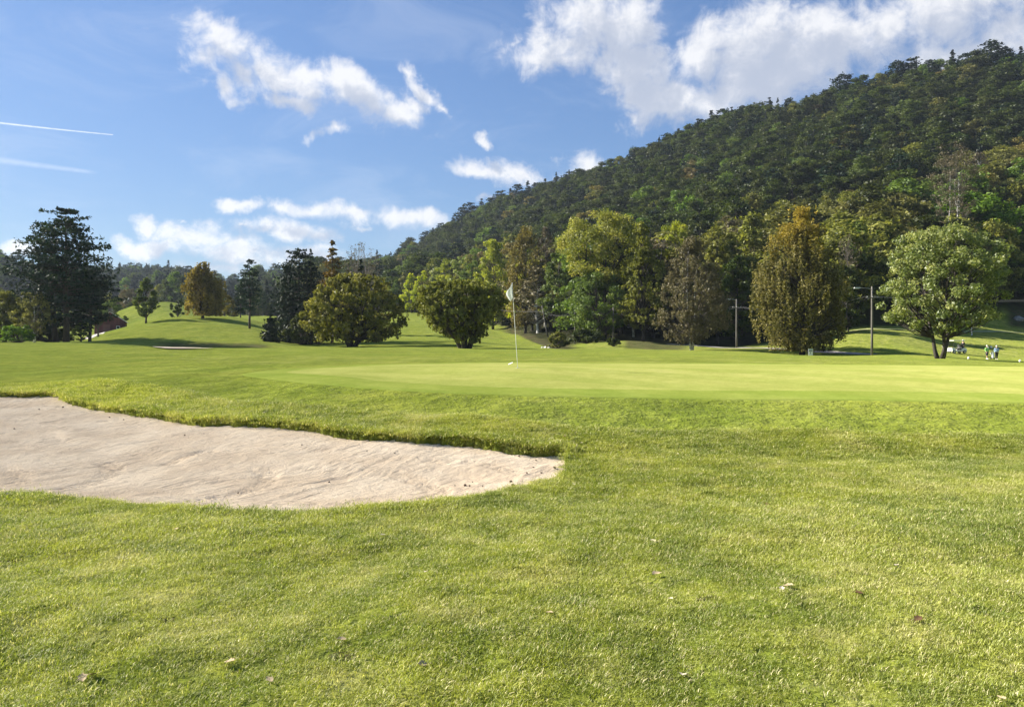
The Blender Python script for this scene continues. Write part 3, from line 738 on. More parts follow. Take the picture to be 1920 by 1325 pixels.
def tuft(seed, n=46, rad=.075, h=.034, w=.0032, comb=.5, m='blade'):
    """a handful of bent blades, three segments each"""
    r = np.random.default_rng(seed); c = r.normal(0, rad * .55, (n, 2)); az = r.uniform(0, 2 * math.pi, n)
    L = h * r.uniform(.55, 1.35, n); lean = r.uniform(.25, 1.25, n)
    dx = np.cos(az) + comb; dy = np.sin(az); q = np.hypot(dx, dy) + 1e-6; dx /= q; dy /= q
    V = []; T = []; tint = []
    for i in range(n):
        sx, sy = -dy[i], dx[i]; b = len(V); ww = w * r.uniform(.6, 1.3); tv = r.uniform()
        for s, wf in ((0, .9), (.45, 1.), (.8, .6)):
            a = lean[i] * s; px_ = c[i, 0] + dx[i] * L[i] * math.sin(a * 1.1) * s * 1.15; py_ = c[i, 1] + dy[i] * L[i] * math.sin(a * 1.1) * s * 1.15; z = L[i] * s * math.cos(a * .85) - .003
            V += [(px_ - sx * ww * wf / 2, py_ - sy * ww * wf / 2, z), (px_ + sx * ww * wf / 2, py_ + sy * ww * wf / 2, z)]
        a = lean[i]; V.append((c[i, 0] + dx[i] * L[i] * math.sin(a * 1.1) * 1.15, c[i, 1] + dy[i] * L[i] * math.sin(a * 1.1) * 1.15, L[i] * math.cos(a * .85) - .003))
        T += [(b, b + 1, b + 3), (b, b + 3, b + 2), (b + 2, b + 3, b + 5), (b + 2, b + 5, b + 4), (b + 4, b + 5, b + 6)]
        tint += [tv] * 7
    return mk('tuft', np.array(V), [np.array(T)], [M[m]], np.array(tint))


def grass():
    r = np.random.default_rng(11)
    coll = hidden_collection('tuft', [tuft(s, 96, .08, .018, .0023) for s in range(6)] + [tuft(20 + s, 64, .06, .026, .003, .2) for s in range(4)] + [tuft(40 + s, 40, .09, .011, .004, .1, 'blade_short') for s in range(3)])
    # density falls and tuft size grows with distance
    xs = []; ys = []; d0 = 2.6
    D = r.uniform(0, 1, 84000); d = np.sqrt(2.6 ** 2 + D ** .80 * (12.4 ** 2 - 2.6 ** 2))
    # a broader fan than the picture so that a step aside still shows turf
    u = r.uniform(-.95, 1.1, len(d)); x = u * d; y = d
    D2 = r.uniform(0, 1, 26000); d2 = np.sqrt(12 ** 2 + D2 * (21 ** 2 - 12 ** 2)); u2 = r.uniform(-.75, .1, len(d2)); x = np.concatenate([x, u2 * d2]); y = np.concatenate([y, d2])
    px = 960 + F * x / y
    edge_d = np.interp(px, [-300, 100, 200, 420, 700, 1000, 1300, 1920, 2400], [20.6, 19.9, 18.6, 14.9, 13.1, 11.9, 12.0, 11.6, 11.5])
    sb = bunker_sd(x, y); keep = (y < edge_d + r.normal(0, .06, len(x))) & (sb > .0)
    # short apron beyond: a thinner pile of small tufts
    D3 = r.uniform(0, 1, 38000); d3 = np.sqrt(11.4 ** 2 + D3 * (19 ** 2 - 11.4 ** 2)); u3 = r.uniform(-.75, 1.0, len(d3)); x3 = u3 * d3; y3 = d3
    px3 = 960 + F * x3 / y3; e3 = np.interp(px3, [-300, 100, 200, 420, 700, 1000, 1300, 1920, 2400], [20.6, 19.9, 18.6, 14.9, 13.1, 11.9, 12.0, 11.6, 11.5])
    sg3 = green_sd(x3, y3); k3 = (y3 > e3) & (sg3 > .05) & (y3 < 18.5)
    x3, y3 = x3[k3], y3[k3]
    keep &= scrape(x, y) < r.uniform(.15, .9, len(x))
    x, y, sb = x[keep], y[keep], sb[keep]
    n = len(x); z = HG(x, y, True, sb)
    lush = fbm(x * .8, y * .8, 3, 51); s = (.65 + .8 * lush) * r.uniform(.75, 1.3, n) * (.95 + .02 * y)
    idx = r.integers(0, 6, n)
    bankm = (y > 10.2) & (r.uniform(0, 1, n) < .5); idx[bankm] = r.integers(6, 10, bankm.sum())
    # matted lie of the mown grass, turning slowly over the ground
    rz = R(180) + fbm(x * .35, y * .35, 3, 52) * 7 + r.normal(0, .7, n)
    pos = np.stack([x, y, z], 1); rot = np.stack([r.normal(0, .12, n), r.normal(0, .12, n), rz], 1); scl = np.stack([s * 1.1, s * 1.1, s], 1)
    # the ragged overhang round the bunker
    P_ = BK; seg = np.roll(P_, -1, 0) - P_; L = np.hypot(seg[:, 0], seg[:, 1]); tot = L.sum(); m = 7500
    q = r.uniform(0, tot, m); cum = np.concatenate([[0], np.cumsum(L)]); i = np.searchsorted(cum, q) - 1; f = (q - cum[i]) / L[i]
    p = P_[i] + seg[i] * f[:, None]; nrm = np.stack([seg[i, 1], -seg[i, 0]], 1) / L[i][:, None]
    p = p + nrm * r.uniform(-.1, .28, m)[:, None]
    # snap onto the rim: keep only those on turf close to the edge
    se = bunker_sd(p[:, 0], p[:, 1]); kk = (se > -.02) & (se < .2); p = p[kk]; se = se[kk]; w = lip_w(p[:, 0], p[:, 1]); m = len(p)
    ze = HG(p[:, 0], p[:, 1], True, se)
    pos = np.vstack([pos, np.column_stack([p, ze])])
    rot = np.vstack([rot, np.stack([r.normal(0, .2, m), r.normal(0, .2, m), r.uniform(0, 6.28, m)], 1)])
    se_ = (.7 + .9 * w) * r.uniform(.7, 1.25, m); scl = np.vstack([scl, np.stack([se_, se_, se_], 1)]); idx = np.concatenate([idx, r.integers(6, 10, m)])
    n3 = len(x3); z3 = HG(x3, y3) - .004; s3 = r.uniform(.6, 1., n3)
    pos = np.vstack([pos, np.stack([x3, y3, z3], 1)]); rot = np.vstack([rot, np.stack([np.zeros(n3), np.zeros(n3), r.uniform(0, 6.28, n3)], 1)])
    scl = np.vstack([scl, np.stack([s3 * 1.5, s3 * 1.5, s3], 1)]); idx = np.concatenate([idx, r.integers(10, 13, n3)])
    scatter('grass', pos, rot, scl, idx, coll)


grass()


# ------------------------------------------------------------------ trees
def leaf_tris(C, N, size, r, outward, up=.35, aspect=1.5):
    """one triangle per leaf spray; C centres, N count"""
    n = len(C); nv = outward * .7 + r.normal(0, .75, (n, 3)); nv[:, 2] += up; nv /= np.linalg.norm(nv, axis=1)[:, None] + 1e-9
    a = np.cross(nv, r.normal(0, 1, (n, 3))); a /= np.linalg.norm(a, axis=1)[:, None] + 1e-9; b = np.cross(nv, a)
    s = (size * r.uniform(.6, 1.4, n))[:, None]
    V = np.stack([C + a * s * aspect * .6, C - a * s * aspect * .35 + b * s * .5, C - a * s * aspect * .35 - b * s * .5], 1).reshape(-1, 3)
    return V, np.arange(3 * n).reshape(-1, 3)


PROF = {
    'round': lambda t: np.sqrt(np.clip(1 - (2 * t - 1) ** 2, 0, 1)) ** .8,
    'dome': lambda t: np.where(t < .3, .72 + .28 * np.sin(t / .3 * math.pi / 2), np.sqrt(np.clip(1 - ((t - .3) / .7) ** 2, 0, 1))),
    'egg': lambda t: np.clip(np.sin(math.pi * np.clip(t, 0, 1) ** .62), 0, 1) ** .75,
    'column': lambda t: np.clip(np.minimum(1, t / .12) ** .6 * np.minimum(1, (1 - t) / .45) ** .6, 0, 1),
    'fan': lambda t: np.clip((.35 + 1.1 * t), 0, 1) * np.sqrt(np.clip(1 - np.clip((t - .55) / .45, 0, 1) ** 2, 0, 1)),
    'cone': lambda t: np.clip((1 - t) ** .85 * np.minimum(1, .6 + t * 3), 0, 1),
    'pine': lambda t: np.clip(np.minimum(1, .65 + t) * np.minimum(1, (1 - t) / .45) ** .5, 0, 1),
}


def broadleaf(seed, H, RX, base=.15, prof='round', clumps=90, per=150, leaf=.22, stems=1, trunk=.22, clump=.16, droop=0., lean=0., spread=.5, branches=True, shell=.55, sides=5, sparse=0., offset=0.):
    """returns trunk MB, crown vertices, triangles, tint"""
    r = np.random.default_rng(seed); f = PROF[prof]
    zb = H * base; ch = H - zb
    lob = [(r.uniform(0, 6.28), r.uniform(0, 1), r.uniform(-.28, .28), r.integers(1, 4)) for _ in range(7)]
    C = []; tries = 0
    while len(C) < clumps and tries < clumps * 40:
        tries += 1
        t = r.uniform(0, 1) ** .9; a = r.uniform(0, 2 * math.pi); rad = float(f(np.array(t)))
        if r.uniform() > rad + .12: continue
        mod = 1 + sum(w * math.cos(k * (a - a0)) * math.exp(-((t - t0) / .22) ** 2) for a0, t0, w, k in lob)
        q = (shell + (1 - shell) * r.uniform() ** .6) if r.uniform() < .75 else r.uniform(.1, .7)
        rr_ = RX * rad * np.clip(mod, .55, 1.18) * q
        C.append((math.cos(a) * rr_ + lean * H * t + offset * RX, math.sin(a) * rr_ * .9, zb + ch * t * (1 + .03 * r.normal())))
    C = np.array(C)
    C[:, 2] = np.clip(C[:, 2], zb * .8, H - RX * clump * .4)
    # trunk and limbs
    mb = MB(); lm = MB(); mb.limbs = lm; forks = []
    for s in range(stems):
        a = 6.28 * s / max(1, stems) + r.uniform(0, .9)
        o = spread * RX * .5 if stems > 1 else 0
        top = np.array([math.cos(a) * o + lean * H * .8, math.sin(a) * o * .8, H * r.uniform(.72, .9)])
        b0 = np.array([math.cos(a) * trunk * .5, math.sin(a) * trunk * .5, -.2 - .02 * H]) if stems > 1 else np.array([0, 0, -.2 - .02 * H])
        k = 9; tt = np.linspace(0, 1, k); pts = b0[None] * (1 - tt[:, None]) + top[None] * tt[:, None]
        pts[:, :2] += (tt * (1 - tt))[:, None] * (np.array([math.cos(a), math.sin(a)]) * o * 1.1 + r.normal(0, .05 * H, 2) * .8)[None]
        pts[1:-1, :2] += r.normal(0, .006 * H, (k - 2, 2))
        rad = trunk * (1 / math.sqrt(stems) if stems > 1 else 1) * (1 - tt) ** .8 + .02; rad[0] *= 1.45; rad[1] *= 1.08
        mb.tube(pts, rad, 8); forks.append((pts, rad))
    if branches:
        for c in C:
            pts, rad = forks[r.integers(0, len(forks))] if len(forks) == 1 else min(forks, key=lambda q: np.min(np.hypot(*(q[0][:, :2] - c[None, :2]).T) + abs(q[0][:, 2] - c[2]) * .3) + r.uniform(0, .6))
            hd = math.hypot(*(c[:2] - pts[4, :2])); zs = max(H * min(base, .22) * .8, c[2] - hd * r.uniform(.5, 1.1) - .06 * H); zs = min(zs, pts[-2, 2])
            sx = np.array([np.interp(zs, pts[:, 2], pts[:, q]) for q in (0, 1)]); s0 = np.array([sx[0], sx[1], zs]); rb = np.interp(zs, pts[:, 2], rad) * .45
            mid = s0 * .5 + c * .5 + np.array([0, 0, -.03 * H if droop == 0 else .05 * H]) + r.normal(0, .02 * H, 3)
            tt = np.array([0, .35, .7, 1.])[:, None]; pts2 = s0 * (1 - tt) ** 2 + 2 * mid * tt * (1 - tt) + c * tt ** 2
            lm.tube(pts2, np.linspace(rb, .012, 4), 4, False)
    # foliage
    rc = RX * clump * r.uniform(.7, 1.35, len(C)); cnt = np.maximum(6, (per * (rc / rc.mean()) ** 2 * r.uniform(.7, 1.2, len(C)))).astype(int)
    if sparse: cnt = (cnt * np.where(r.uniform(0, 1, len(C)) < sparse, .25, 1)).astype(int) + 3
    ci = np.repeat(np.arange(len(C)), cnt); n = len(ci)
    d = r.normal(0, 1, (n, 3)); d /= np.linalg.norm(d, axis=1)[:, None]; q = r.uniform(0, 1, n)[:, None] ** .45
    off = d * q * rc[ci][:, None]; off[:, 2] *= .72
    if droop:
        nst = 9; st = r.integers(0, nst, n); sa = r.normal(0, .5, (len(C), nst, 2)) * rc[:, None, None]
        off[:, :2] = sa[ci, st] + r.normal(0, .10, (n, 2)) * rc[ci][:, None]; off[:, 2] = rc[ci] * .4 - r.uniform(0, 1, n) ** .8 * droop * rc[ci] * (.5 + .8 * ((st * 37) % 7) / 7)
    Pn = C[ci] + off
    Pn[:, 2] = np.maximum(Pn[:, 2], zb * .35 + .3)
    ctr = np.array([lean * H * .5 + offset * RX, 0, zb + ch * .45]); out = Pn - ctr; out /= np.linalg.norm(out, axis=1)[:, None] + 1e-9
    V, T = leaf_tris(Pn, n, leaf, r, out * .6 + d * .5, .3, 1.5 if not droop else 1.9)
    ct = r.uniform(.1, .9, len(C)); tint = np.clip(ct[ci] * .55 + r.uniform(0, .5, n), 0, 1)
    return mb, V, T, np.repeat(tint, 3)


def conifer(seed, H, RX, base=.15, prof='cone', rows=26, arms=7, per=26, leaf=.3, droop=.25, trunk=.2, flat=.22, gap=.1, lean=0., wob=.15):
    r = np.random.default_rng(seed); f = PROF[prof]; mb = MB()
    k = 9; tt = np.linspace(0, 1, k); ax = np.zeros((k, 3)); ax[:, 2] = tt * H * .99 - .3 * (tt == 0); ax[:, 0] = lean * H * tt; ax[1:-1, :2] += r.normal(0, .004 * H, (k - 2, 2))
    mb.tube(ax, trunk * (1 - tt) ** .85 + .02, 7)
    Pn = []; out = []; cl = []; sz = []
    q = 0
    for i in range(rows):
        t = (i + r.uniform(0, .8)) / rows; z = H * (base + (1 - base) * t); rad = RX * float(f(np.array(t)))
        if rad < .05: rad = .1
        m = max(3, int(arms * (.5 + .5 * rad / RX) + .5))
        for a in np.arange(m) * 6.283 / m + r.uniform(0, 6.28):
            if r.uniform() < gap: continue
            L = rad * r.uniform(1 - wob * 2.2, 1 + wob); a += r.normal(0, .25)
            zj = min(z + r.uniform(-1, 1) * 1.3 * H * (1 - base) / rows, H * .985)
            s = np.array([np.interp(zj, ax[:, 2], ax[:, 0]), np.interp(zj, ax[:, 2], ax[:, 1]), zj])
            e = s + np.array([math.cos(a) * L, math.sin(a) * L, -droop * L * (1.15 - t) + (.12 * L if prof == 'pine' else 0) + r.normal(0, .05) * L])
            md = (s + e) / 2 + np.array([0, 0, .06 * L])
            u = np.array([0, .5, 1.])[:, None]; mb.tube(s * (1 - u) ** 2 + 2 * md * u * (1 - u) + e * u ** 2, [trunk * .22 * (1 - t) + .02, .02 + trunk * .1 * (1 - t), .01], 3, False)
            n = max(5, int(per * (.35 + .65 * L / RX)))
            v = r.uniform(.12 if prof == 'cone' else .3, 1.04, n)[:, None]; p = s * (1 - v) ** 2 + 2 * md * v * (1 - v) + e * v ** 2
            wdt = L * flat * (np.sin(np.clip(v[:, 0], 0, 1) * 2.7) + .25)
            sd = r.normal(0, .6, n) * wdt; p[:, 0] += -math.sin(a) * sd; p[:, 1] += math.cos(a) * sd; p[:, 2] += r.normal(0, .35, n) * L * flat * .42 + (0 if prof == 'pine' else -abs(sd) * .25)
            Pn.append(p); o = np.tile([math.cos(a), math.sin(a), .35], (n, 1)); out.append(o); cl.append(np.full(n, r.uniform(.05, .8))); q += 1
    Pn = np.vstack(Pn); out = np.vstack(out); cl = np.concatenate(cl); n = len(Pn)
    V, T = leaf_tris(Pn, n, leaf, r, out * .5, .6, 1.7)
    return mb, V, T, np.repeat(np.clip(cl * .6 + r.uniform(0, .4, n), 0, 1), 3)


def at(px, d): return (px - 960) / F * d


def plant(name, label, cat, px, d, top, halfw, gen, leafm, barkm='bark', group=None, seed=1, dz=0., **kw):
    """a tree standing on the ground at depth d whose top shows at row `top`; halfw = half crown width in photo pixels"""
    x, y = at(px, d), d; zg = float(HG(np.array([x]), np.array([y]))[0]) + dz
    H = EYE - (top - HZ) / F * d - zg; RX = halfw / F * d
    mb, V, T, tint = gen(seed, H, RX, **kw)
    t = thing(name, label, cat, (x, y, zg), 0, group)
    mb.part('trunk', M[barkm], t, True)
    if getattr(mb, 'limbs', None) is not None and mb.limbs.V: mb.limbs.part('limbs', M['twig' if barkm in ('birch', 'greybark') else barkm], t, True)
    link('crown', mk('crown', V, [T], [M[leafm]], tint), t)
    return t


BL, CN = broadleaf, conifer
# --- left group
plant('pine_tree', 'tallest dark pine of the pair at the left, with the top of its crown highest', 'tree', 124, 104, 391, 74, CN, 'pine', 'pinebark', seed=3, base=.14, prof='pine', rows=26, arms=9, per=62, leaf=.28, droop=.02, trunk=.42, flat=.30, gap=.26, wob=.25)
plant('pine_tree', 'shorter left pine of the dark pair, leaning away with open ragged branches', 'tree', 106, 106, 428, 76, CN, 'pine', 'pinebark', seed=8, base=.12, prof='pine', rows=24, arms=8, per=50, leaf=.26, droop=-.1, trunk=.4, flat=.28, gap=.3, lean=-.07, wob=.3)
plant('pine_tree', 'broad low dark pine on the right side of the tall pine pair', 'tree', 168, 110, 505, 48, CN, 'pine', 'pinebark', seed=12, base=.2, prof='pine', rows=18, arms=9, per=50, leaf=.27, droop=.0, trunk=.22, flat=.32, gap=.25, lean=.04, wob=.3)
plant('birch_tree', 'slim pale-trunked birch with thin brown twigs in front of the left pines', 'tree', 64, 101, 545, 36, BL, 'olive', 'birch', seed=4, base=.2, prof='round', clumps=60, per=45, leaf=.16, trunk=.12, droop=1.5)
plant('broadleaf_tree', 'round green tree cut by the left edge of the photo', 'tree', 8, 108, 548, 62, BL, 'olive', seed=5, base=.1, prof='dome', clumps=110, per=130, leaf=.22, trunk=.25)
plant('broadleaf_tree', 'low dark shrubby tree under the left pines', 'tree', 92, 110, 590, 44, BL, 'dark', seed=6, base=.05, prof='dome', clumps=60, per=110, leaf=.2, trunk=.15)
plant('shrub', 'sunlit low green shrub at the foot of the left pines', 'shrub', 34, 98, 610, 34, BL, 'green', seed=7, base=.03, prof='dome', clumps=40, per=90, leaf=.16, trunk=.08)
plant('shrub', 'drooping green shrub just right of the pine trunks', 'shrub', 152, 108, 604, 20, BL, 'green', seed=17, base=.08, prof='dome', clumps=30, per=70, leaf=.16, trunk=.08)
plant('broadleaf_tree', 'light green tree behind the barn and the left pines', 'tree', 214, 185, 558, 24, BL, 'green', seed=9, base=.1, prof='round', clumps=60, per=90, leaf=.26, trunk=.2)
plant('broadleaf_tree', 'small tree leaning beside the barn gable', 'tree', 184, 132, 585, 16, BL, 'dark', seed=10, base=.45, prof='round', clumps=26, per=60, leaf=.2, trunk=.14)
plant('broadleaf_tree', 'small loose dark green tree standing on the left mound with its shadow below', 'tree', 274, 148, 522, 22, BL, 'green', seed=13, base=.16, prof='egg', clumps=70, per=75, leaf=.25, trunk=.17, clump=.2)
plant('birch_tree', 'golden brown weeping birch on the crest of the left mound', 'tree', 380, 150, 492, 40, BL, 'golden', 'bark', seed=14, base=.1, prof='egg', clumps=150, per=120, leaf=.22, trunk=.26, droop=2.6, clump=.17, lean=-.01)
plant('shrub', 'dark green bush left of the golden birch', 'shrub', 334, 164, 557, 13, BL, 'dark', seed=15, base=.03, prof='dome', clumps=30, per=70, leaf=.25, trunk=.1)
plant('pine_tree', 'slim pine with a bare lower trunk standing right of the golden birch', 'tree', 468, 138, 486, 22, CN, 'pine', 'pinebark', seed=16, base=.28, prof='pine', rows=17, arms=7, per=30, leaf=.26, droop=.1, trunk=.2, flat=.4, gap=.15, wob=.25)
plant('pine_tree', 'small dark pine behind and left of the slim pine', 'tree', 451, 175, 533, 13, CN, 'pine', 'pinebark', seed=19, base=.25, prof='pine', rows=12, arms=6, per=22, leaf=.3, droop=.1, trunk=.14, flat=.4)
plant('broadleaf_tree', 'greyish brown tree behind the golden birch, right side', 'tree', 422, 176, 536, 20, BL, 'brownleaf', seed=18, base=.1, prof='egg', clumps=50, per=70, leaf=.27, trunk=.15)
# --- conifer cluster
plant('spruce_tree', 'pointed dark conifer at the left of the middle cluster', 'tree', 541, 122, 492, 50, CN, 'spruce', seed=21, base=.02, prof='cone', rows=26, arms=9, per=40, leaf=.27, droop=.25, trunk=.22, flat=.34, wob=.2)
plant('spruce_tree', 'dark conifer with ragged rounded top in the middle cluster', 'tree', 560, 120, 466, 50, CN, 'spruce', seed=22, base=.03, prof='pine', rows=25, arms=9, per=38, leaf=.27, droop=.2, trunk=.24, flat=.34, gap=.15)
plant('spruce_tree', 'open-topped spruce with dead reddish twigs, next to the rusty conifer', 'tree', 583, 118, 462, 44, CN, 'spruce', seed=23, base=.05, prof='cone', rows=24, arms=7, per=26, leaf=.25, droop=.3, trunk=.22, flat=.3, gap=.25, wob=.25)
plant('larch_tree', 'rusty green pointed conifer rising above the round olive tree', 'tree', 623, 124, 449, 56, CN, 'rust', seed=24, base=.05, prof='cone', rows=26, arms=9, per=46, leaf=.26, droop=.1, trunk=.22, flat=.34, wob=.15)
plant('bare_birch', 'nearly bare pale grey birch against the sky behind the round olive tree', 'tree', 678, 128, 454, 36, BL, 'greyleaf', 'greybark', seed=25, base=.35, prof='fan', clumps=170, per=9, leaf=.13, trunk=.16, clump=.14, stems=2)
plant('spruce_tree', 'small brownish conifer tip in front of the bare birch', 'tree', 676, 122, 484, 18, CN, 'spruce', seed=26, base=.1, prof='cone', rows=18, arms=7, per=26, leaf=.26, droop=.2, trunk=.15)
plant('shrub', 'low black-green conifer bush at the left foot of the middle cluster', 'shrub', 507, 112, 588, 22, CN, 'spruce', seed=27, base=.02, prof='cone', rows=12, arms=9, per=40, leaf=.22, droop=.1, trunk=.1, flat=.4)
plant('broadleaf_tree', 'dark thicket between the conifers and the round olive tree', 'tree', 598, 121, 540, 34, BL, 'dark', seed=28, base=.03, prof='dome', clumps=60, per=110, leaf=.25, trunk=.15)
plant('broadleaf_tree', 'dark green tree in the gap behind the round olive tree', 'tree', 700, 150, 505, 30, BL, 'dark', seed=29, base=.05, prof='dome', clumps=60, per=90, leaf=.26, trunk=.18)
plant('broadleaf_tree', 'dark thicket at the foot of the middle conifer cluster', 'tree', 566, 113, 585, 36, BL, 'dark', seed=39, base=.02, prof='dome', clumps=60, per=110, leaf=.22, trunk=.15)
# --- the two round trees
plant('round_tree', 'wide round olive brown tree left of the fairway gap', 'tree', 660, 104, 513, 93, BL, 'oldolive', seed=31, base=.1, prof='dome', clumps=330, per=110, leaf=.19, stems=5, trunk=.45, clump=.105, spread=.7, droop=1.2, shell=.7)
plant('round_tree', 'round olive green tree with a dark forked trunk, just left of the flag', 'tree', 873, 92, 524, 82, BL, 'olive', seed=33, base=.12, prof='fan', clumps=320, per=110, leaf=.17, stems=5, trunk=.55, clump=.105, spread=.75, droop=1.2, shell=.7)
# --- row behind the far fairway, from the left
row = [(741, 282, 520, 20, 'green', 'dark green tree at the left end of the row along the far fairway'), (757, 290, 512, 17, 'olive', 'dull olive tree near the left end of the far fairway row'), (772, 272, 512, 19, 'yellow', 'pale yellow-green tree in the far fairway row'), (792, 266, 508, 20, 'yellow', 'first bright yellow tree in the far fairway row'),
       (815, 262, 496, 20, 'lightgreen', 'green and yellow tree left of the round tree top'), (834, 256, 486, 22, 'yellow', 'dull yellow tree behind the round tree'), (858, 250, 478, 22, 'lightgreen', 'light green tree directly behind the round tree'),
       (884, 244, 470, 24, 'green', 'rich green tree behind the right half of the round tree')]
for i, (px, d, top, hw, lm, lb) in enumerate(row):
    plant('broadleaf_tree', lb, 'tree', px, d, top, hw, BL, lm, seed=40 + i, base=.08, prof='egg', clumps=55, per=75, leaf=.36, trunk=.25, clump=.26, group='row of trees along the far fairway')
plant('broadleaf_tree', 'tall bright yellow-green tree just left of the flag', 'tree', 924, 215, 446, 30, BL, 'yellow', seed=51, base=.05, prof='column', clumps=110, per=100, leaf=.34, trunk=.3, clump=.25)
plant('birch_tree', 'tall brown drooping birch right above the flag', 'tree', 985, 176, 424, 40, BL, 'brownleaf', seed=52, base=.08, prof='column', clumps=170, per=85, leaf=.26, trunk=.26, droop=2.4, clump=.2)
plant('birch_tree', 'greyish brown birch between the brown birch and the green tree', 'tree', 1022, 184, 420, 26, BL, 'greyleaf', 'birch', seed=53, base=.15, prof='column', clumps=80, per=70, leaf=.27, trunk=.18, droop=2., clump=.22)
plant('broadleaf_tree', 'mid green tree left of the big yellow ash', 'tree', 1050, 160, 444, 34, BL, 'green', seed=54, base=.1, prof='egg', clumps=100, per=100, leaf=.28, trunk=.25, clump=.22)
plant('ash_tree', 'large yellow-green ash with dark limbs showing through its crown', 'tree', 1130, 142, 399, 74, BL, 'yellow', 'bark', seed=55, base=.42, prof='round', clumps=120, per=170, leaf=.26, trunk=.42, clump=.2, stems=3, spread=.8, shell=.7)
plant('ash_tree', 'green lower tree under the large yellow ash', 'tree', 1118, 138, 505, 60, BL, 'green', 'bark', seed=56, base=.06, prof='round', clumps=120, per=110, leaf=.25, trunk=.2, clump=.18)
plant('birch_tree', 'tall dull olive tree right of the yellow ash', 'tree', 1206, 132, 417, 46, BL, 'olive', 'bark', seed=57, base=.1, prof='egg', clumps=190, per=110, leaf=.22, trunk=.24, clump=.17, droop=1.2)
plant('broadleaf_tree', 'bright yellow tree top above the grey-brown birch', 'tree', 1267, 156, 414, 32, BL, 'yellow', seed=58, base=.25, prof='round', clumps=60, per=110, leaf=.27, trunk=.22, clump=.24)
plant('birch_tree', 'grey-brown birch with two white trunks', 'tree', 1297, 111, 444, 62, BL, 'greyleaf', 'birch', seed=59, base=.08, prof='egg', clumps=260, per=110, leaf=.15, trunk=.17, clump=.16, stems=2, spread=.35, droop=1.3)
plant('broadleaf_tree', 'olive tree behind the grey-brown birch, upper right', 'tree', 1345, 140, 425, 42, BL, 'olive', seed=60, base=.1, prof='egg', clumps=120, per=100, leaf=.27, trunk=.25, clump=.2)
plant('broadleaf_tree', 'deep green tree between the grey-brown birch and the gold-topped birch', 'tree', 1382, 131, 480, 42, BL, 'dark', seed=61, base=.12, prof='dome', clumps=120, per=110, leaf=.26, trunk=.25, clump=.2)
plant('weeping_birch', 'big weeping birch with golden top leaves and dark trunk', 'tree', 1504, 100, 387, 84, BL, 'weeping', 'bark', seed=62, base=.05, prof='egg', clumps=330, per=120, leaf=.18, trunk=.3, clump=.13, droop=3.2)
plant('birch_tree', 'thin grey leafless birch right of the weeping birch', 'tree', 1590, 128, 440, 20, BL, 'greyleaf', 'greybark', seed=63, base=.4, prof='fan', clumps=100, per=10, leaf=.14, trunk=.1, clump=.16)
plant('broadleaf_tree', 'deep green tree right behind the weeping birch', 'tree', 1580, 126, 500, 40, BL, 'dark', seed=64, base=.1, prof='dome', clumps=90, per=100, leaf=.25, trunk=.2, clump=.2)
plant('broadleaf_tree', 'small bright green tree top left of the maple', 'tree', 1612, 148, 434, 20, BL, 'lightgreen', seed=65, base=.45, prof='round', clumps=34, per=80, leaf=.25, trunk=.15, clump=.26)
plant('broadleaf_tree', 'bushy green tree behind the street lamp, left of the maple', 'tree', 1655, 160, 432, 42, BL, 'green', seed=66, base=.08, prof='egg', clumps=110, per=90, leaf=.28, trunk=.25, clump=.2)
plant('maple_tree', 'light green maple with bent dark trunks, behind the people at the right', 'tree', 1763, 78, 428, 112, BL, 'lightgreen', 'bark', seed=67, base=.2, prof='round', clumps=270, per=100, leaf=.18, stems=3, trunk=.30, clump=.115, spread=.55, shell=.6)
plant('young_birch', 'young white-stemmed birch on the terrace beside the maple', 'tree', 1822, 136, 588, 11, BL, 'dark', 'birch', seed=68, base=.3, prof='round', clumps=24, per=36, leaf=.18, trunk=.1, clump=.3)
plant('birch_tree', 'birch with several bare white limbs on the slope above the maple', 'tree', 1792, 172, 268, 44, BL, 'greyleaf', 'birch', seed=69, base=.35, prof='fan', clumps=150, per=50, leaf=.2, trunk=.22, clump=.17, stems=4, spread=.45)
plant('shrub', 'rounded brownish bush at the foot of the leaning lamp pole', 'shrub', 1046, 112, 622, 22, BL, 'olive', seed=70, base=.02, prof='dome', clumps=50, per=90, leaf=.17, trunk=.08)
plant('shrub', 'small dark bush below the olive tree by the brown mound', 'shrub', 1150, 113, 634, 14, BL, 'dark', seed=71, base=.02, prof='dome', clumps=30, per=60, leaf=.17, trunk=.06)
plant('shrub', 'dark bush at the left side of the brown bank', 'shrub', 960, 214, 600, 20, BL, 'dark', seed=72, base=.02, prof='dome', clumps=40, per=70, leaf=.26, trunk=.1)
plant('shrub', 'dark undergrowth bush between the two poles by the woods', 'shrub', 1100, 128, 618, 34, BL, 'dark', seed=73, base=.02, prof='dome', clumps=50, per=90, leaf=.22, trunk=.1)


# --- wood on the hillside: a library of tree shapes, the nearest 300 as single trees, the rest as one mass
def combo(name, res, bm, lm):
    mb, V, T, tint = res
    if getattr(mb, 'limbs', None) is not None and mb.limbs.V: mb.add(np.concatenate(mb.limbs.V), np.concatenate(mb.limbs.Q))
    tv = np.concatenate(mb.V); polys = []; mi = []
    if mb.Q: polys.append(np.concatenate(mb.Q)); mi.append(0)
    if mb.T: polys.append(np.concatenate(mb.T)); mi.append(0)
    polys.append(T + len(tv)); mi.append(1)
    return mk(name, np.vstack([tv, V]), polys, [M[bm], M[lm]], np.concatenate([np.zeros(len(tv)), tint]), False, mi)


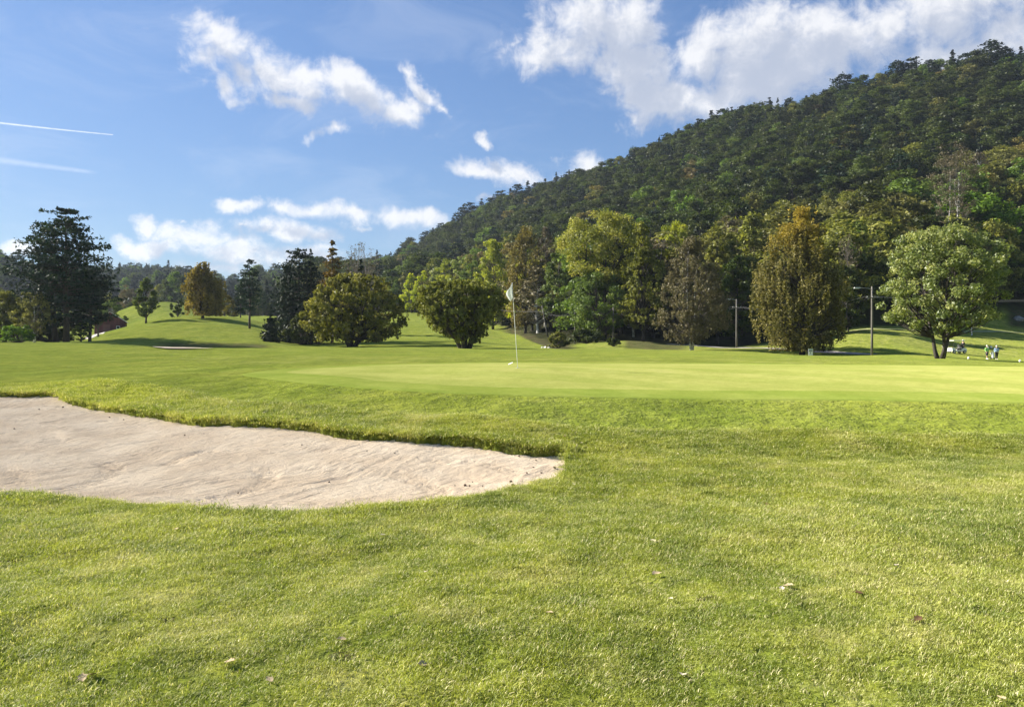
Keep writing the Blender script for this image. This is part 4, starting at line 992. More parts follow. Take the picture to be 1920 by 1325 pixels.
LIB = []     # every shape is 1 unit high; kinds for the lower, sunlit wood first
def lib(kind, gen, lm, bm='bark', n=2, **kw):
    for q in range(n): LIB.append((kind, combo('wood_tree', gen(100 + len(LIB), **kw), bm, lm)))
B = dict(H=16, trunk=.2, stems=1, branches=True)
lib('olive', BL, 'olive', n=3, RX=4.4, base=.12, prof='egg', clumps=55, per=92, leaf=.33, clump=.27, **B)
lib('brown', BL, 'brownleaf', n=2, RX=4.2, base=.1, prof='egg', clumps=55, per=92, leaf=.32, clump=.27, **B)
lib('green', BL, 'green', n=2, RX=4.6, base=.1, prof='dome', clumps=55, per=92, leaf=.34, clump=.28, **B)
lib('dark', BL, 'dark', n=5, RX=4.6, base=.1, prof='egg', clumps=55, per=85, leaf=.37, clump=.28, **B)
lib('spruce', CN, 'spruce', n=3, H=17, RX=3.0, base=.06, prof='cone', rows=20, arms=8, per=14, leaf=.5, droop=.25, trunk=.2, flat=.4)
lib('pine', CN, 'pine', n=3, H=16, RX=3.2, base=.35, prof='pine', rows=12, arms=7, per=22, leaf=.45, droop=.05, trunk=.2, flat=.45)
lib('yellow', BL, 'yellow', n=1, RX=4.2, base=.12, prof='round', clumps=50, per=90, leaf=.33, clump=.28, **B)
lib('grey', BL, 'greyleaf', 'birch', n=2, RX=3.8, base=.2, prof='egg', clumps=60, per=40, leaf=.34, clump=.25, **B)
KIND = {}
for i, (kd, me) in enumerate(LIB): KIND.setdefault(kd, []).append(i)
LIBH = [17. if k == 'spruce' else 16. for k, _ in LIB]

DF_PX = [560, 650, 720, 800, 870, 950, 1010, 1060, 1180, 1380, 1510, 1600, 1700, 1800, 1880, 1960, 2500]
DF_D = [330, 318, 300, 286, 268, 228, 166, 145, 140, 140, 142, 146, 156, 163, 176, 178, 172]
DR_PX = [560, 640, 720, 800, 870, 950, 1010, 1060, 1180, 1240, 1380, 1510, 1600, 1700, 1800, 1880, 1960, 2500]
DR_D = [700, 680, 640, 600, 590, 575, 560, 555, 530, 520, 490, 465, 450, 440, 430, 425, 420, 400]
LOW_PX = [700, 800, 900, 1000, 1150, 1300, 1400, 1500, 1600, 1700, 1760, 1820, 1920, 2100]
LOW_PY = [520, 500, 455, 440, 435, 425, 392, 352, 348, 322, 315, 272, 242, 200]


MARKS = [(780, 'by far fairway row'), (850, 'middle of far fairway row'), (905, 'above the round forked tree'), (955, 'over the tall yellow-green tree'), (1010, 'above the brown drooping birch'), (1060, 'left of the yellow ash'), (1130, 'left half of yellow ash'), (1180, 'right half of yellow ash'),
         (1235, 'above the tall olive tree'), (1290, 'above the grey-brown birch'), (1345, 'right of the grey-brown birch'), (1400, 'above the pole between birches'), (1460, 'left of golden birch top'), (1510, 'above the golden birch top'), (1570, 'right of golden birch top'), (1620, 'above the tall lamp pole'),
         (1675, 'upper left of the maple'), (1725, 'over left maple half'), (1775, 'above the maple top'), (1825, 'around the white-limbed birch'), (1875, 'upper right of the maple'), (2100, 'at the right photo edge')]


def wood_label(kd, px, top, low):
    w = dict(olive='olive-green', brown='brownish', green='mid-green', dark='deep-green', spruce='dark pointed', pine='dark', grey='greyish thin', yellow='yellow')[kd]
    nm = dict(spruce='spruce', pine='pine', grey='birch').get(kd, 'tree')
    m = next(b for a, b in MARKS if px < a); v = (top - low) / 28.
    where = 'high above wood edge' if v < -1 else 'just above wood edge' if v < 0 else 'on the wood\'s top edge' if v < 1 else 'one row below wood edge' if v < 2 else 'two rows below wood edge' if v < 3.2 else 'low in the wood' if v < 5 else 'at the wood foot'
    return f'{w} {nm} {where}, {m}'


def forest():
    r = np.random.default_rng(77)
    pts = []
    # jittered grid over the hillside
    step = 7.3
    gx, gy = np.meshgrid(np.arange(-190, 560, step), np.arange(110, 760, step)); x = gx.ravel() + r.uniform(-.42, .42, gx.size) * step; y = gy.ravel() + r.uniform(-.42, .42, gx.size) * step
    px = 960 + F * x / y
    df = np.interp(px, DF_PX, DF_D); dr = np.interp(px, DR_PX, DR_D)
    k = (px > 575) & (px < 2350) & (y > df) & (y < dr + 22)
    k &= ~((px < 700) & (y < 330))
    x, y, px, dr, df = x[k], y[k], px[k], dr[k], df[k]
    z = HG(x, y); n = len(x)
    t = (y - df) / (dr - df)
    h = r.uniform(.72, 1.25, n) * np.where(t < .28, 18.5, 15.5); h = np.where(y > dr - 16, r.uniform(.6, 1.15, n) * 13.5, h)
    top = HZ + (EYE - z - h) / y * F
    # trees on a slope hide what stands behind: drop those wholly below what is in front is left to the renderer
    low = np.interp(px, LOW_PX, LOW_PY)
    cl = fbm(x * .025, y * .025, 3, 61) + r.normal(0, .07, n); u = r.uniform(0, 1, n)
    idx = np.zeros(n, int); kinds = []
    for i in range(n):
        if top[i] > low[i]:
            kd = 'olive' if cl[i] < .56 else ('brown' if cl[i] < .62 else 'green')
            if u[i] < .05: kd = 'dark'
            elif u[i] < .09: kd = 'grey'
            elif u[i] < .11: kd = 'yellow' if px[i] < 1400 else 'olive'
        else:
            kd = 'dark' if u[i] < .70 else ('spruce' if u[i] < .84 else ('green' if u[i] < .875 else ('pine' if u[i] < .96 else ('olive' if u[i] < .985 else 'brown'))))
            if y[i] > dr[i] - 16: kd = 'pine' if u[i] < .36 else ('spruce' if u[i] < .62 else ('dark' if u[i] < .85 else 'green'))
        idx[i] = KIND[kd][r.integers(0, len(KIND[kd]))]; kinds.append(kd)
    # dark gap above the lower wood
    gap = (top < low) & (top > low - 16) & (px > 1250)
    h = np.where(gap, h * .62, h)
    inview = (px > -20) & (px < 1940)
    size = np.where(inview, h / y, 0)
    # the ones that show largest: front rows and tall ones
    order = np.argsort(-size); single = np.zeros(n, bool); single[order[:240]] = True
    what = dict(olive=('broadleaf_tree', 'olive leafed tree in the lower wood at the foot of the hillside'), brown=('broadleaf_tree', 'brownish autumn tree in the lower wood at the foot of the hillside'),
                green=('broadleaf_tree', 'mid green tree among the front rows of the hillside wood'), dark=('broadleaf_tree', 'deep green tree among the front rows of the hillside wood'),
                spruce=('spruce_tree', 'dark spruce among the front rows of the hillside wood'), pine=('pine_tree', 'dark pine among the front rows of the hillside wood'),
                grey=('birch_tree', 'greyish thin-leafed birch among the front rows of the hillside wood'), yellow=('broadleaf_tree', 'yellow leafed tree among the front rows of the hillside wood'))
    rz = r.uniform(0, 6.28, n)
    for i in np.where(single)[0]:
        nm, lb = what[kinds[i]]; s = h[i] / LIBH[idx[i]]
        o = link(nm, LIB[idx[i]][1], None, (x[i], y[i], z[i] - .3), (0, 0, rz[i])); w = s * r.uniform(1.15, 1.6); o.scale = (w, w, s)
        tag(o, wood_label(kinds[i], px[i], top[i], low[i]), 'tree', lb.split(' among')[0].split(' in the')[0] + 's of the hillside wood')
    m = ~single; s = h[m] / np.array(LIBH)[idx[m]]; w = s * np.where(np.isin(idx[m], KIND['spruce'] + KIND['pine']), r.uniform(.95, 1.35, m.sum()), r.uniform(1.15, 1.8, m.sum()))
    coll = hidden_collection('wood_tree_shape', [me for _, me in LIB])
    pos = [np.stack([x[m], y[m], z[m] - .3], 1)]; rot = [np.stack([np.zeros(m.sum()), np.zeros(m.sum()), rz[m]], 1)]; scl = [np.stack([w, w, s], 1)]; ii = [idx[m]]
    scatter('hillside_forest', pos[0], rot[0], scl[0], ii[0], coll)['label'] = 'dense mixed wood covering the hillside'
    # conifers that stand out against the sky on the crest
    crest = [(730, 488, 'p'), (744, 476, 's'), (762, 452, 'p'), (775, 458, 'p'), (800, 432, 'p'), (812, 426, 's'), (828, 418, 'p'), (850, 404, 's'), (868, 388, 'p'), (884, 380, 'p'), (903, 372, 's'), (921, 370, 'p'), (938, 358, 'p'), (957, 352, 's'), (972, 345, 'p'), (990, 338, 's'), (1004, 342, 'p'), (1022, 334, 's'), (1045, 330, 'p'),
             (1066, 322, 'p'), (1083, 318, 's'), (1100, 320, 'p'), (1128, 308, 's'), (1150, 306, 'p'), (1176, 290, 's'), (1192, 286, 's'), (1214, 278, 'p'), (1236, 256, 's'), (1252, 250, 'p'), (1272, 240, 's'), (1290, 240, 'p'), (1308, 222, 's'), (1334, 206, 's'), (1356, 202, 'p'), (1372, 200, 's'), (1392, 198, 'p'), (1420, 196, 'p'), (1443, 182, 's'),
             (1480, 184, 'p'), (1512, 178, 's'), (1548, 168, 'p'), (1582, 138, 'P'), (1612, 146, 's'), (1640, 146, 'p'), (1682, 114, 'P'), (1708, 110, 'P'), (1742, 112, 'p'), (1786, 92, 's'), (1812, 98, 'p'), (1860, 76, 'P'), (1884, 88, 'p'), (1914, 86, 's')]
    for px_, tp, kd in crest:
        d = float(np.interp(px_, DR_PX, DR_D)) - 4 + r.uniform(-4, 4); x0 = at(px_, d); z0 = float(HG(np.array([x0]), np.array([d]))[0]); hh = EYE - (tp - HZ) / F * d - z0; hh = max(hh, 9)
        i = KIND['spruce' if kd == 's' else 'pine'][r.integers(0, 3)]; s0 = hh / LIBH[i]; o = link('spruce_tree' if kd == 's' else 'pine_tree', LIB[i][1], None, (x0, d, z0 - .3), (0, 0, r.uniform(0, 6.28)))
        w0 = s0 * (1.8 if kd == 'P' else r.uniform(1.5, 1.9)); o.scale = (w0, w0, s0)
        m_ = next(b for a, b in MARKS if px_ < a)
        tag(o, ('broad dark pine' if kd == 'P' else 'dark pine' if kd == 'p' else 'dark spruce') + ' on the ridge skyline, ' + m_, 'tree', 'dark conifers on the ridge skyline')
    # far wooded ridge across the left, one hazy mass
    m = 4200; d = r.uniform(430, 900, m); p = r.uniform(-350, 760, m); x = at(p, d); y = d
    dens = (d > 480) | ((p < 70) & (d > 380)) ; x, y, p, d = x[dens], y[dens], p[dens], d[dens]
    z = HG(x, y); n = len(x); h = r.uniform(11, 18, n) * np.where(r.uniform(0, 1, n) < .05, 1.4, 1.); u = r.uniform(0, 1, n)
    kd = np.where(u < .55, 's', np.where(u < .75, 'p', np.where(u < .93, 'd', 'o')))
    mp = dict(s='spruce', p='pine', d='dark', o='green'); idx = np.array([KIND[mp[a]][r.integers(0, len(KIND[mp[a]]))] for a in kd])
    s = h / np.array(LIBH)[idx]
    scatter('ridge_forest', np.stack([x, y, z - .3], 1), np.stack([np.zeros(n), np.zeros(n), r.uniform(0, 6.28, n)], 1), np.stack([s * 1.25, s * 1.25, s], 1), idx, coll)['label'] = 'hazy wood on the distant ridge at the left'
    # middle wood behind the left mound: single trees
    mid = [(222, 300, 560, 'brown'), (236, 305, 532, 'brown'), (250, 310, 540, 'grey'), (262, 300, 552, 'brown'), (246, 290, 566, 'dark'), (284, 325, 540, 'grey'), (296, 335, 530, 'olive'), (268, 330, 545, 'dark'), (312, 322, 526, 'dark'), (328, 330, 510, 'green'), (344, 328, 516, 'dark'),
           (360, 320, 528, 'dark'), (372, 310, 520, 'dark'), (318, 345, 514, 'dark'), (395, 315, 540, 'dark'), (410, 300, 548, 'green'), (428, 290, 552, 'dark'), (352, 290, 545, 'dark'), (0, 330, 536, 'olive'), (18, 320, 545, 'green'), (34, 310, 552, 'olive'), (50, 330, 562, 'dark'), (66, 320, 560, 'green'), (86, 330, 565, 'dark'), (-16, 300, 560, 'dark'),
           (150, 300, 560, 'dark'), (168, 310, 548, 'spruce'), (186, 300, 556, 'dark'), (204, 320, 546, 'olive'), (120, 310, 556, 'dark'), (138, 320, 550, 'spruce'), (102, 300, 562, 'green'),
           (442, 260, 552, 'spruce'), (456, 270, 545, 'spruce'), (484, 250, 530, 'dark'), (500, 255, 522, 'spruce'), (515, 260, 516, 'spruce'), (528, 262, 520, 'dark'), (492, 240, 545, 'pine'), (474, 245, 556, 'spruce'), (436, 240, 566, 'dark'), (470, 265, 540, 'spruce'), (546, 270, 525, 'dark')]
    for px, d, tp, kd in mid:
        x = at(px, d); z = float(HG(np.array([x]), np.array([float(d)]))[0]); hh = EYE - (tp - HZ) / F * d - z; i = KIND[kd][r.integers(0, len(KIND[kd]))]; s = hh / LIBH[i]
        o = link('spruce_tree' if kd == 'spruce' else ('pine_tree' if kd == 'pine' else 'broadleaf_tree'), LIB[i][1], None, (x, d, z - .3), (0, 0, r.uniform(0, 6.28))); w = min(max(s, .45) * 1.0, 1.5); o.scale = (w, w, s)
        side = 'behind the left pines' if px < 215 else ('behind the golden birch' if px < 432 else 'behind the slim pine')
        tag(o, dict(brown='brownish', grey='greyish', olive='olive', dark='deep green', green='mid green', spruce='dark pointed', pine='dark')[kd] + (' spruce ' if kd == 'spruce' else ' pine ' if kd == 'pine' else ' tree ') + 'in the distant wood ' + side, 'tree', 'distant wood ' + side)


forest()

# ------------------------------------------------------------------ things on the course
white = mat('white_paint', (.8, .8, .78), .45)
grey_wood = mat('weathered_pole_wood', (.12, .11, .095), .8, noise=(3., .3, (1, 1, .15)), bump=(9., .4, .02))
steel = mat('galvanised_steel', (.42, .43, .44), .45, .6)
dark_metal = mat('dark_metal', (.03, .03, .033), .5, .3)
porcelain = mat('porcelain', (.5, .5, .47), .3)
wire_m = mat('aluminium_wire', (.22, .22, .23), .6, .2)


def gz(x, y): return float(HG(np.array([float(x)]), np.array([float(y)]))[0])


def flagstick():
    x, y = at(971, 19.4), 19.4; z = gz(x, y)
    t = thing('flagstick', 'white flagstick with a limp white flag standing on the putting green', 'golf flag', (x, y, z))
    lean = -.068
    MB().tube([(lean * 2.13 * s, 0, -.05 + 2.2 * s) for s in np.linspace(0, 1, 8)], [.0065] * 5 + [.0055] * 3, 8).part('pole', mat('flagstick_white', (.72, .73, .72), .35), t, True)
    MB().lathe((0, 0, .016), [(.0, .0), (.054, .0), (.054, .004), (.048, .004)], 20).part('hole_cup', mat('cup_plastic', (.7, .7, .68), .4), t)
    # limp cloth: folded down from the top corner, two hanging pleats
    n, m = 14, 18; V = []
    for i in range(n):
        for j in range(m):
            u, v = i / (n - 1), j / (m - 1)
            w = .10 * (1 - abs(2 * v - 1.1)) + .05 * v
            hx = -(.012 + u * (.035 + .12 * math.sin(min(1, v * 1.35) * math.pi * .72)))
            zz = 2.13 - v * (.34 + .02 * u) - u * .10 * (1 - v * .3) * (1 if v < .99 else 1) - .05 * math.sin(u * 3.1) * v
            V.append((lean * zz + hx * (1 if v < .75 else 1 - (v - .75) * 1.5), .035 * math.sin(u * 9 + v * 2.5) * (.3 + v) * .8 * u, zz))
    Q = [[i * m + j, (i + 1) * m + j, (i + 1) * m + j + 1, i * m + j + 1] for i in range(n - 1) for j in range(m - 1)]
    cloth = bpy.data.materials.new('flag_cloth'); cloth.use_nodes = True; k = NT(cloth.node_tree)
    a = k.n('ShaderNodeBsdfDiffuse', inp={'Color': (.85, .86, .86, 1)}); b = k.n('ShaderNodeBsdfTranslucent', inp={'Color': (.85, .86, .86, 1)})
    mx = k.n('ShaderNodeMixShader', inp={0: .55, 1: a.outputs[0], 2: b.outputs[0]}); o = k.n('ShaderNodeOutputMaterial'); k.link(mx.outputs[0], o.inputs[0])
    f = link('flag', mk('flag', V, [np.array(Q)], [cloth], None, True), t); sol = f.modifiers.new('thickness', 'SOLIDIFY'); sol.thickness = .002
    # pale scrap beside the hole
    x2, y2 = at(958, 21.6), 21.6
    o = MB().box((0, 0, .03), (.13, .05, .008)).part('paper_scrap', white, None); o.location = (x2, y2, gz(x2, y2) + .02); o.rotation_euler = (R(12), R(-24), R(15))
    tag(o, 'small white scrap lying at the far edge of the green, left of the flagstick', 'scrap')


flagstick()


def pole(px, d, top, label, lamp=None, lean=0., rz=0., base_px=None, cross=1.35):
    x, y = at(base_px or px, d), d; z = gz(x, y); H = EYE - (top - HZ) / F * d - z
    t = thing('utility_pole', label, 'utility pole', (x, y, z), rz, 'wooden poles carrying wires past the woods')
    lx = (at(px, d) - x) / H
    P_ = lambda s: (lx * s, 0, s)
    MB().tube([P_(-.4), P_(H * .3), P_(H * .7), P_(H)], [.15, .135, .115, .10], 10).part('pole', grey_wood, t, True)
    zc = H - cross; ca = MB().box((lx * zc, -.11, zc), (1.5, .09, .11)).part('crossarm', grey_wood, t)
    tips = []
    for sx in (-.62, 0., .62):
        MB().lathe((lx * zc + sx, -.11, zc + .056), [(.0, 0), (.035, 0), (.06, .03), (.035, .06), (.055, .09), (.025, .13), (0, .135)], 8).part('insulator', porcelain, ca)
        c, s_ = math.cos(rz), math.sin(rz); ax, ay = lx * zc + sx, -.11
        tips.append((x + ax * c - ay * s_, y + ax * s_ + ay * c, z + zc + .19))
    if lamp:
        L = (px - lamp[0]) / F * d; zl = H - (lamp[1] - top) / F * d
        arm = MB().tube([(lx * zl, 0, zl - .25), (lx * zl - .35, 0, zl - .05), (lx * zl - L * .6, 0, zl + .02), (lx * zl - L, 0, zl + .03)], .03, 6).part('lamp_arm', steel, t, True)
        hd = MB().box((lx * zl - L, 0, zl + .03), (.75, .24, .12), 0, .8).box((lx * zl - L - .05, 0, zl - .055), (.5, .18, .05)).part('lamp_head', mat('lamp_housing', (.6, .61, .6), .4), t)
    return tips


def wire(a, b, sag, label):
    a, b = np.array(a), np.array(b); s = np.linspace(0, 1, 18)[:, None]; p = a * (1 - s) + b * s; p[:, 2] -= (4 * sag * s * (1 - s))[:, 0]
    c = p.mean(0); o = MB().tube(p - c, .008, 4, False).part('overhead_wire', wire_m, None, True); o.location = c
    tag(o, label, 'wire', 'wires strung between the wooden poles')


T1 = pole(1635, 92, 537, 'tall grey street lamp pole left of the maple, nearest of the poles', (1607, 540))
T2 = pole(1381, 123, 561, 'lamp pole standing between the grey-brown birch and the weeping birch', (1366, 561))
T3 = pole(1150, 134, 574, 'dark pole under the yellow ash and the olive tree', None)
T4 = pole(1078, 139, 574, 'pale wooden pole in the shade left of the yellow ash', None)
T5 = pole(1016, 158, 573, 'leaning lamp pole above the brown bank', (1004, 574), base_px=1027)
Z0 = (at(2230, 80), 80); T0 = [(Z0[0] + s, Z0[1], gz(*Z0) + 7.6) for s in (-.6, 0, .6)]
T6 = [(at(850, 205) + s, 205, 12.5) for s in (-.6, 0, .6)]
names = ['left', 'middle', 'right']
for A, B_, sg, lb in ((T0, T1, .9, 'running out of the photo right of the tall lamp pole'), (T1, T2, 1.0, 'passing behind the weeping birch between two lamp poles'), (T2, T3, 1.1, 'passing the grey-brown birch to the pole under the olive tree'),
                      (T3, T4, .3, 'between the dark pole and the pale pole'), (T4, T5, .7, 'between the pale pole and the leaning lamp pole'), (T5, T6, .9, 'running left from the leaning lamp pole behind the flag')):
    for q in (0, 2) if A is not T0 else (0, 1, 2): wire(A[q], B_[q], sg * (1 + .08 * q), f'{names[q]} overhead wire {lb}')
# the end poles, out of the picture or behind the round tree
for T_, nm in ((T6, 'wooden pole hidden behind the round olive green tree'),):
    x, y, z = T_[1]; zg = gz(x, y); t = thing('utility_pole', nm, 'utility pole', (x, y, zg), 0, 'wooden poles carrying wires past the woods')
    MB().tube([(0, .11, -.4), (0, .11, z - zg + .6)], [.15, .10], 8).part('pole', grey_wood, t, True); MB().box((0, 0, z - zg - .2), (1.5, .09, .11)).part('crossarm', grey_wood, t)


def sign():
    d = 91; x, y = at(1520, d), d; z = gz(x, y)
    t = thing('notice_board', 'small white and grey hole sign beside the weeping birch trunk', 'sign', (x, y, z), R(8))
    MB().box((-.26, 0, .42), (.045, .05, .9)).part('post', steel, t); MB().box((.26, 0, .42), (.045, .05, .9)).part('post', steel, t)
    MB().box((0, -.028, .30), (.50, .02, .52)).part('lower_panel', white, t)
    MB().box((0, -.03, .76), (.50, .03, .22)).part('upper_panel', mat('pale_blue_panel', (.52, .60, .60), .5), t)
    MB().box((0, -.045, .575), (.46, .012, .05)).box((-.04, -.046, .40), (.09, .012, .20), 0, .6).box((.01, -.047, .76), (.32, .012, .05)).part('printed_marks', mat('sign_print', (.10, .13, .20), .5), t)


sign()


def skin(name, joints, edges, material, parent, sub=2):
    me = bpy.data.meshes.new(name); me.from_pydata([j[0] for j in joints], edges, []); o = link(name, me, parent)
    me.materials.append(material)
    md = o.modifiers.new('skin', 'SKIN'); md.use_smooth_shade = True
    if not me.skin_vertices: return o
    for i, j in enumerate(joints):
        r_ = j[1] if isinstance(j[1], tuple) else (j[1], j[1]); me.skin_vertices[0].data[i].radius = r_; me.skin_vertices[0].data[i].use_root = i == 0
    s = o.modifiers.new('smooth', 'SUBSURF'); s.levels = s.render_levels = sub
    return o


skin_m = mat('skin', (.50, .30, .21), .55); cap_m = mat('white_cap', (.8, .8, .78), .7)


def person(px, d, rz, label, top_m, leg_m, shorts=True, stride=.22, arm=(.1, -.1), s=1.0, seated=False):
    x, y = at(px, d), d; z = gz(x, y)
    t = thing('person', label, 'person', (x, y, z), rz); t.scale = (s, s, s)
    L, Rr = stride, -stride
    hip = .92
    J = [((0, 0, hip), (.13, .10)), ((0, 0, 1.12), (.125, .09)), ((0, .01, 1.36), (.155, .10)), ((0, .01, 1.47), (.055, .055)), ((0, .0, 1.53), (.052, .052)), ((0, -.01, 1.60), (.075, .09)), ((0, -.01, 1.68), (.08, .098)), ((0, .0, 1.755), (.055, .065)),
         ((-.19, .01, 1.40), .055), ((-.235, arm[0] * .6, 1.15), .043), ((-.22, -.08 - arm[0], .93), .032), ((-.215, -.10 - arm[0], .84), (.03, .018)),
         ((.19, .01, 1.40), .055), ((.235, arm[1] * .6, 1.15), .043), ((.22, -.08 - arm[1], .93), .032), ((.215, -.10 - arm[1], .84), (.03, .018)),
         ((-.10, 0, .86), .09), ((-.11, -L * .55, .48), .06), ((-.11, -L * .75, .09), .04), ((-.11, -L * .75 - .12, .03), (.04, .025)),
         ((.10, 0, .86), .09), ((.11, -Rr * .35, .48), .06), ((.11, -Rr * .95, .09), .04), ((.11, -Rr * .95 - .12, .03), (.04, .025))]
    E = [(0, 1), (1, 2), (2, 3), (3, 4), (4, 5), (5, 6), (6, 7), (2, 8), (8, 9), (9, 10), (10, 11), (2, 12), (12, 13), (13, 14), (14, 15), (0, 16), (16, 17), (17, 18), (18, 19), (0, 20), (20, 21), (21, 22), (22, 23)]
    # fingers, rooted in the palms
    for hand, sx in ((11, -1), (15, 1)):
        hx, hy, hz = J[hand][0]
        for f, (dy, ln) in enumerate(((-.03, .07), (-.012, .08), (.006, .078), (.022, .065))):
            a = len(J); J.append(((hx, hy + dy, hz - .03), .0095)); J.append(((hx - sx * .008, hy + dy, hz - .03 - ln * .55), .009)); J.append(((hx - sx * .02, hy + dy, hz - .03 - ln), .007)); E += [(hand, a), (a, a + 1), (a + 1, a + 2)]
        a = len(J); J.append(((hx, hy - .045, hz + .0), .011)); J.append(((hx - sx * .01, hy - .06, hz - .04), .009)); E += [(hand, a), (a, a + 1)]
    b = skin('body', J, E, skin_m, t)
    # nose, ears and eyes on the head, which looks along -Y
    MB().box((0, -.105, 1.645), (.022, .035, .04), 0, .5).part('nose', skin_m, b)
    MB().box((-.03, -.094, 1.672), (.022, .012, .010)).box((.03, -.094, 1.672), (.022, .012, .010)).box((0, -.093, 1.606), (.042, .01, .009)).part('eyes_and_mouth', mat('dark_features', (.06, .03, .025), .5), b)
    MB().box((-.082, .005, 1.65), (.018, .035, .055)).box((.082, .005, 1.65), (.018, .035, .055)).part('ears', skin_m, b)
    MB().lathe((0, .02, 1.60), [(.080, .0), (.090, .05), (.088, .10), (.06, .14)], 12).part('hair', mat('hair', (.20, .17, .14), .8), b, True)
    # cap
    MB().lathe((0, .0, 1.70), [(.098, -.005), (.098, .03), (.082, .075), (.045, .105), (.001, .115)], 14).add([(-.07, -.08, 1.705), (.07, -.08, 1.705), (.055, -.18, 1.69), (-.055, -.18, 1.69), (-.07, -.08, 1.715), (.07, -.08, 1.715), (.055, -.18, 1.70), (-.055, -.18, 1.70)],
        [[0, 3, 2, 1], [4, 5, 6, 7], [0, 1, 5, 4], [1, 2, 6, 5], [2, 3, 7, 6], [3, 0, 4, 7]]).part('cap', cap_m, t, True)
    # jacket, a little wider than the body
    JJ = [((0, 0, .90), (.165, .13)), ((0, 0, 1.12), (.165, .13)), ((0, .01, 1.36), (.19, .13)), ((0, .01, 1.485), (.075, .07)), ((-.20, .01, 1.39), .080), ((-.24, arm[0] * .6, 1.15), .063), ((-.222, -.07 - arm[0], .95), .050), ((.20, .01, 1.39), .080), ((.24, arm[1] * .6, 1.15), .063), ((.222, -.07 - arm[1], .95), .050)]
    skin('jacket', JJ, [(0, 1), (1, 2), (2, 3), (2, 4), (4, 5), (5, 6), (2, 7), (7, 8), (8, 9)], top_m, t)
    k1, k2 = (.42, .42) if shorts else (.10, .10)
    def lp(sgn, z_):   # along the leg
        st_ = -L * .75 if sgn < 0 else -Rr * .95
        kn = -L * .55 if sgn < 0 else -Rr * .35
        return kn * (.86 - z_) / .38 if z_ > .48 else kn + (st_ - kn) * (.48 - z_) / .39
    PJ = [((0, 0, .95), (.15, .12)), ((-.10, 0, .85), .115), ((-.11, lp(-1, .6), .6), .095), ((-.11, lp(-1, k1), k1), .085 if shorts else .058), ((.10, 0, .85), .115), ((.11, lp(1, .6), .6), .095), ((.11, lp(1, k2), k2), .085 if shorts else .058)]
    skin('shorts' if shorts else 'trousers', PJ, [(0, 1), (1, 2), (2, 3), (0, 4), (4, 5), (5, 6)], leg_m, t)
    for sx, yy in ((-.11, -L * .75), (.11, -Rr * .95)):
        MB().box((sx, yy - .07, .035), (.095, .27, .07), 0, .8).part('shoe', cap_m, t)
    return t


person(1850.5, 100, R(12), 'golfer in a bright green jacket, dark shorts and white cap', mat('green_jacket', (.30, .62, .16), .7), mat('navy_shorts', (.015, .02, .05), .8), True, .2, (.06, -.08))
person(1868.5, 100, R(-14), 'golfer in a pale blue jacket and black trousers beside the white bag', mat('blue_jacket', (.30, .42, .58), .7), mat('black_trousers', (.008, .009, .012), .8), False, .16, (.12, -.05))


def golf_bag(px, d, label, h=.9, c=white):
    x, y = at(px, d), d; z = gz(x, y)
    t = thing('golf_bag', label, 'golf bag', (x, y, z)); t.rotation_euler = (R(-14), R(6), 0)
    MB().lathe((0, 0, .12), [(0, 0), (.13, 0), (.14, .1), (.15, .4), (.15, h - .2), (.16, h - .14), (.15, h - .10), (.12, h - .12)], 12).part('bag_body', c, t, True)
    MB().box((0, -.15, .42), (.18, .09, .34), 0, .8).part('pocket', c, t)
    for i, (a, b) in enumerate(((-.06, .02), (.05, .04), (0, -.05), (.07, -.04), (-.03, .08))):
        cl = MB().tube([(a, b, .6), (a * 1.3, b * 1.3, h + .12 + .03 * i)], .008, 5).box((a * 1.3 + .03, b * 1.3, h + .13 + .03 * i), (.09, .04, .05)).part('golf_club', steel, t)
    for sx in (-.2, .2):
        w = MB().tube([(sx - .02, .05, .14), (sx + .02, .05, .14)], .14, 14).part('wheel', dark_metal, t, True)
    MB().tube([(-.2, .05, .14), (.2, .05, .14)], .012, 5).tube([(0, .05, .14), (0, .25, .7), (0, .5, 1.0)], .014, 5).part('trolley_frame', steel, t)


golf_bag(1861.5, 99.6, 'white golf bag on a trolley between the two golfers')
golf_bag(1770, 106, 'pale golf bag on a trolley behind the maple trunks', .85, mat('pale_grey_bag', (.45, .48, .55), .6))


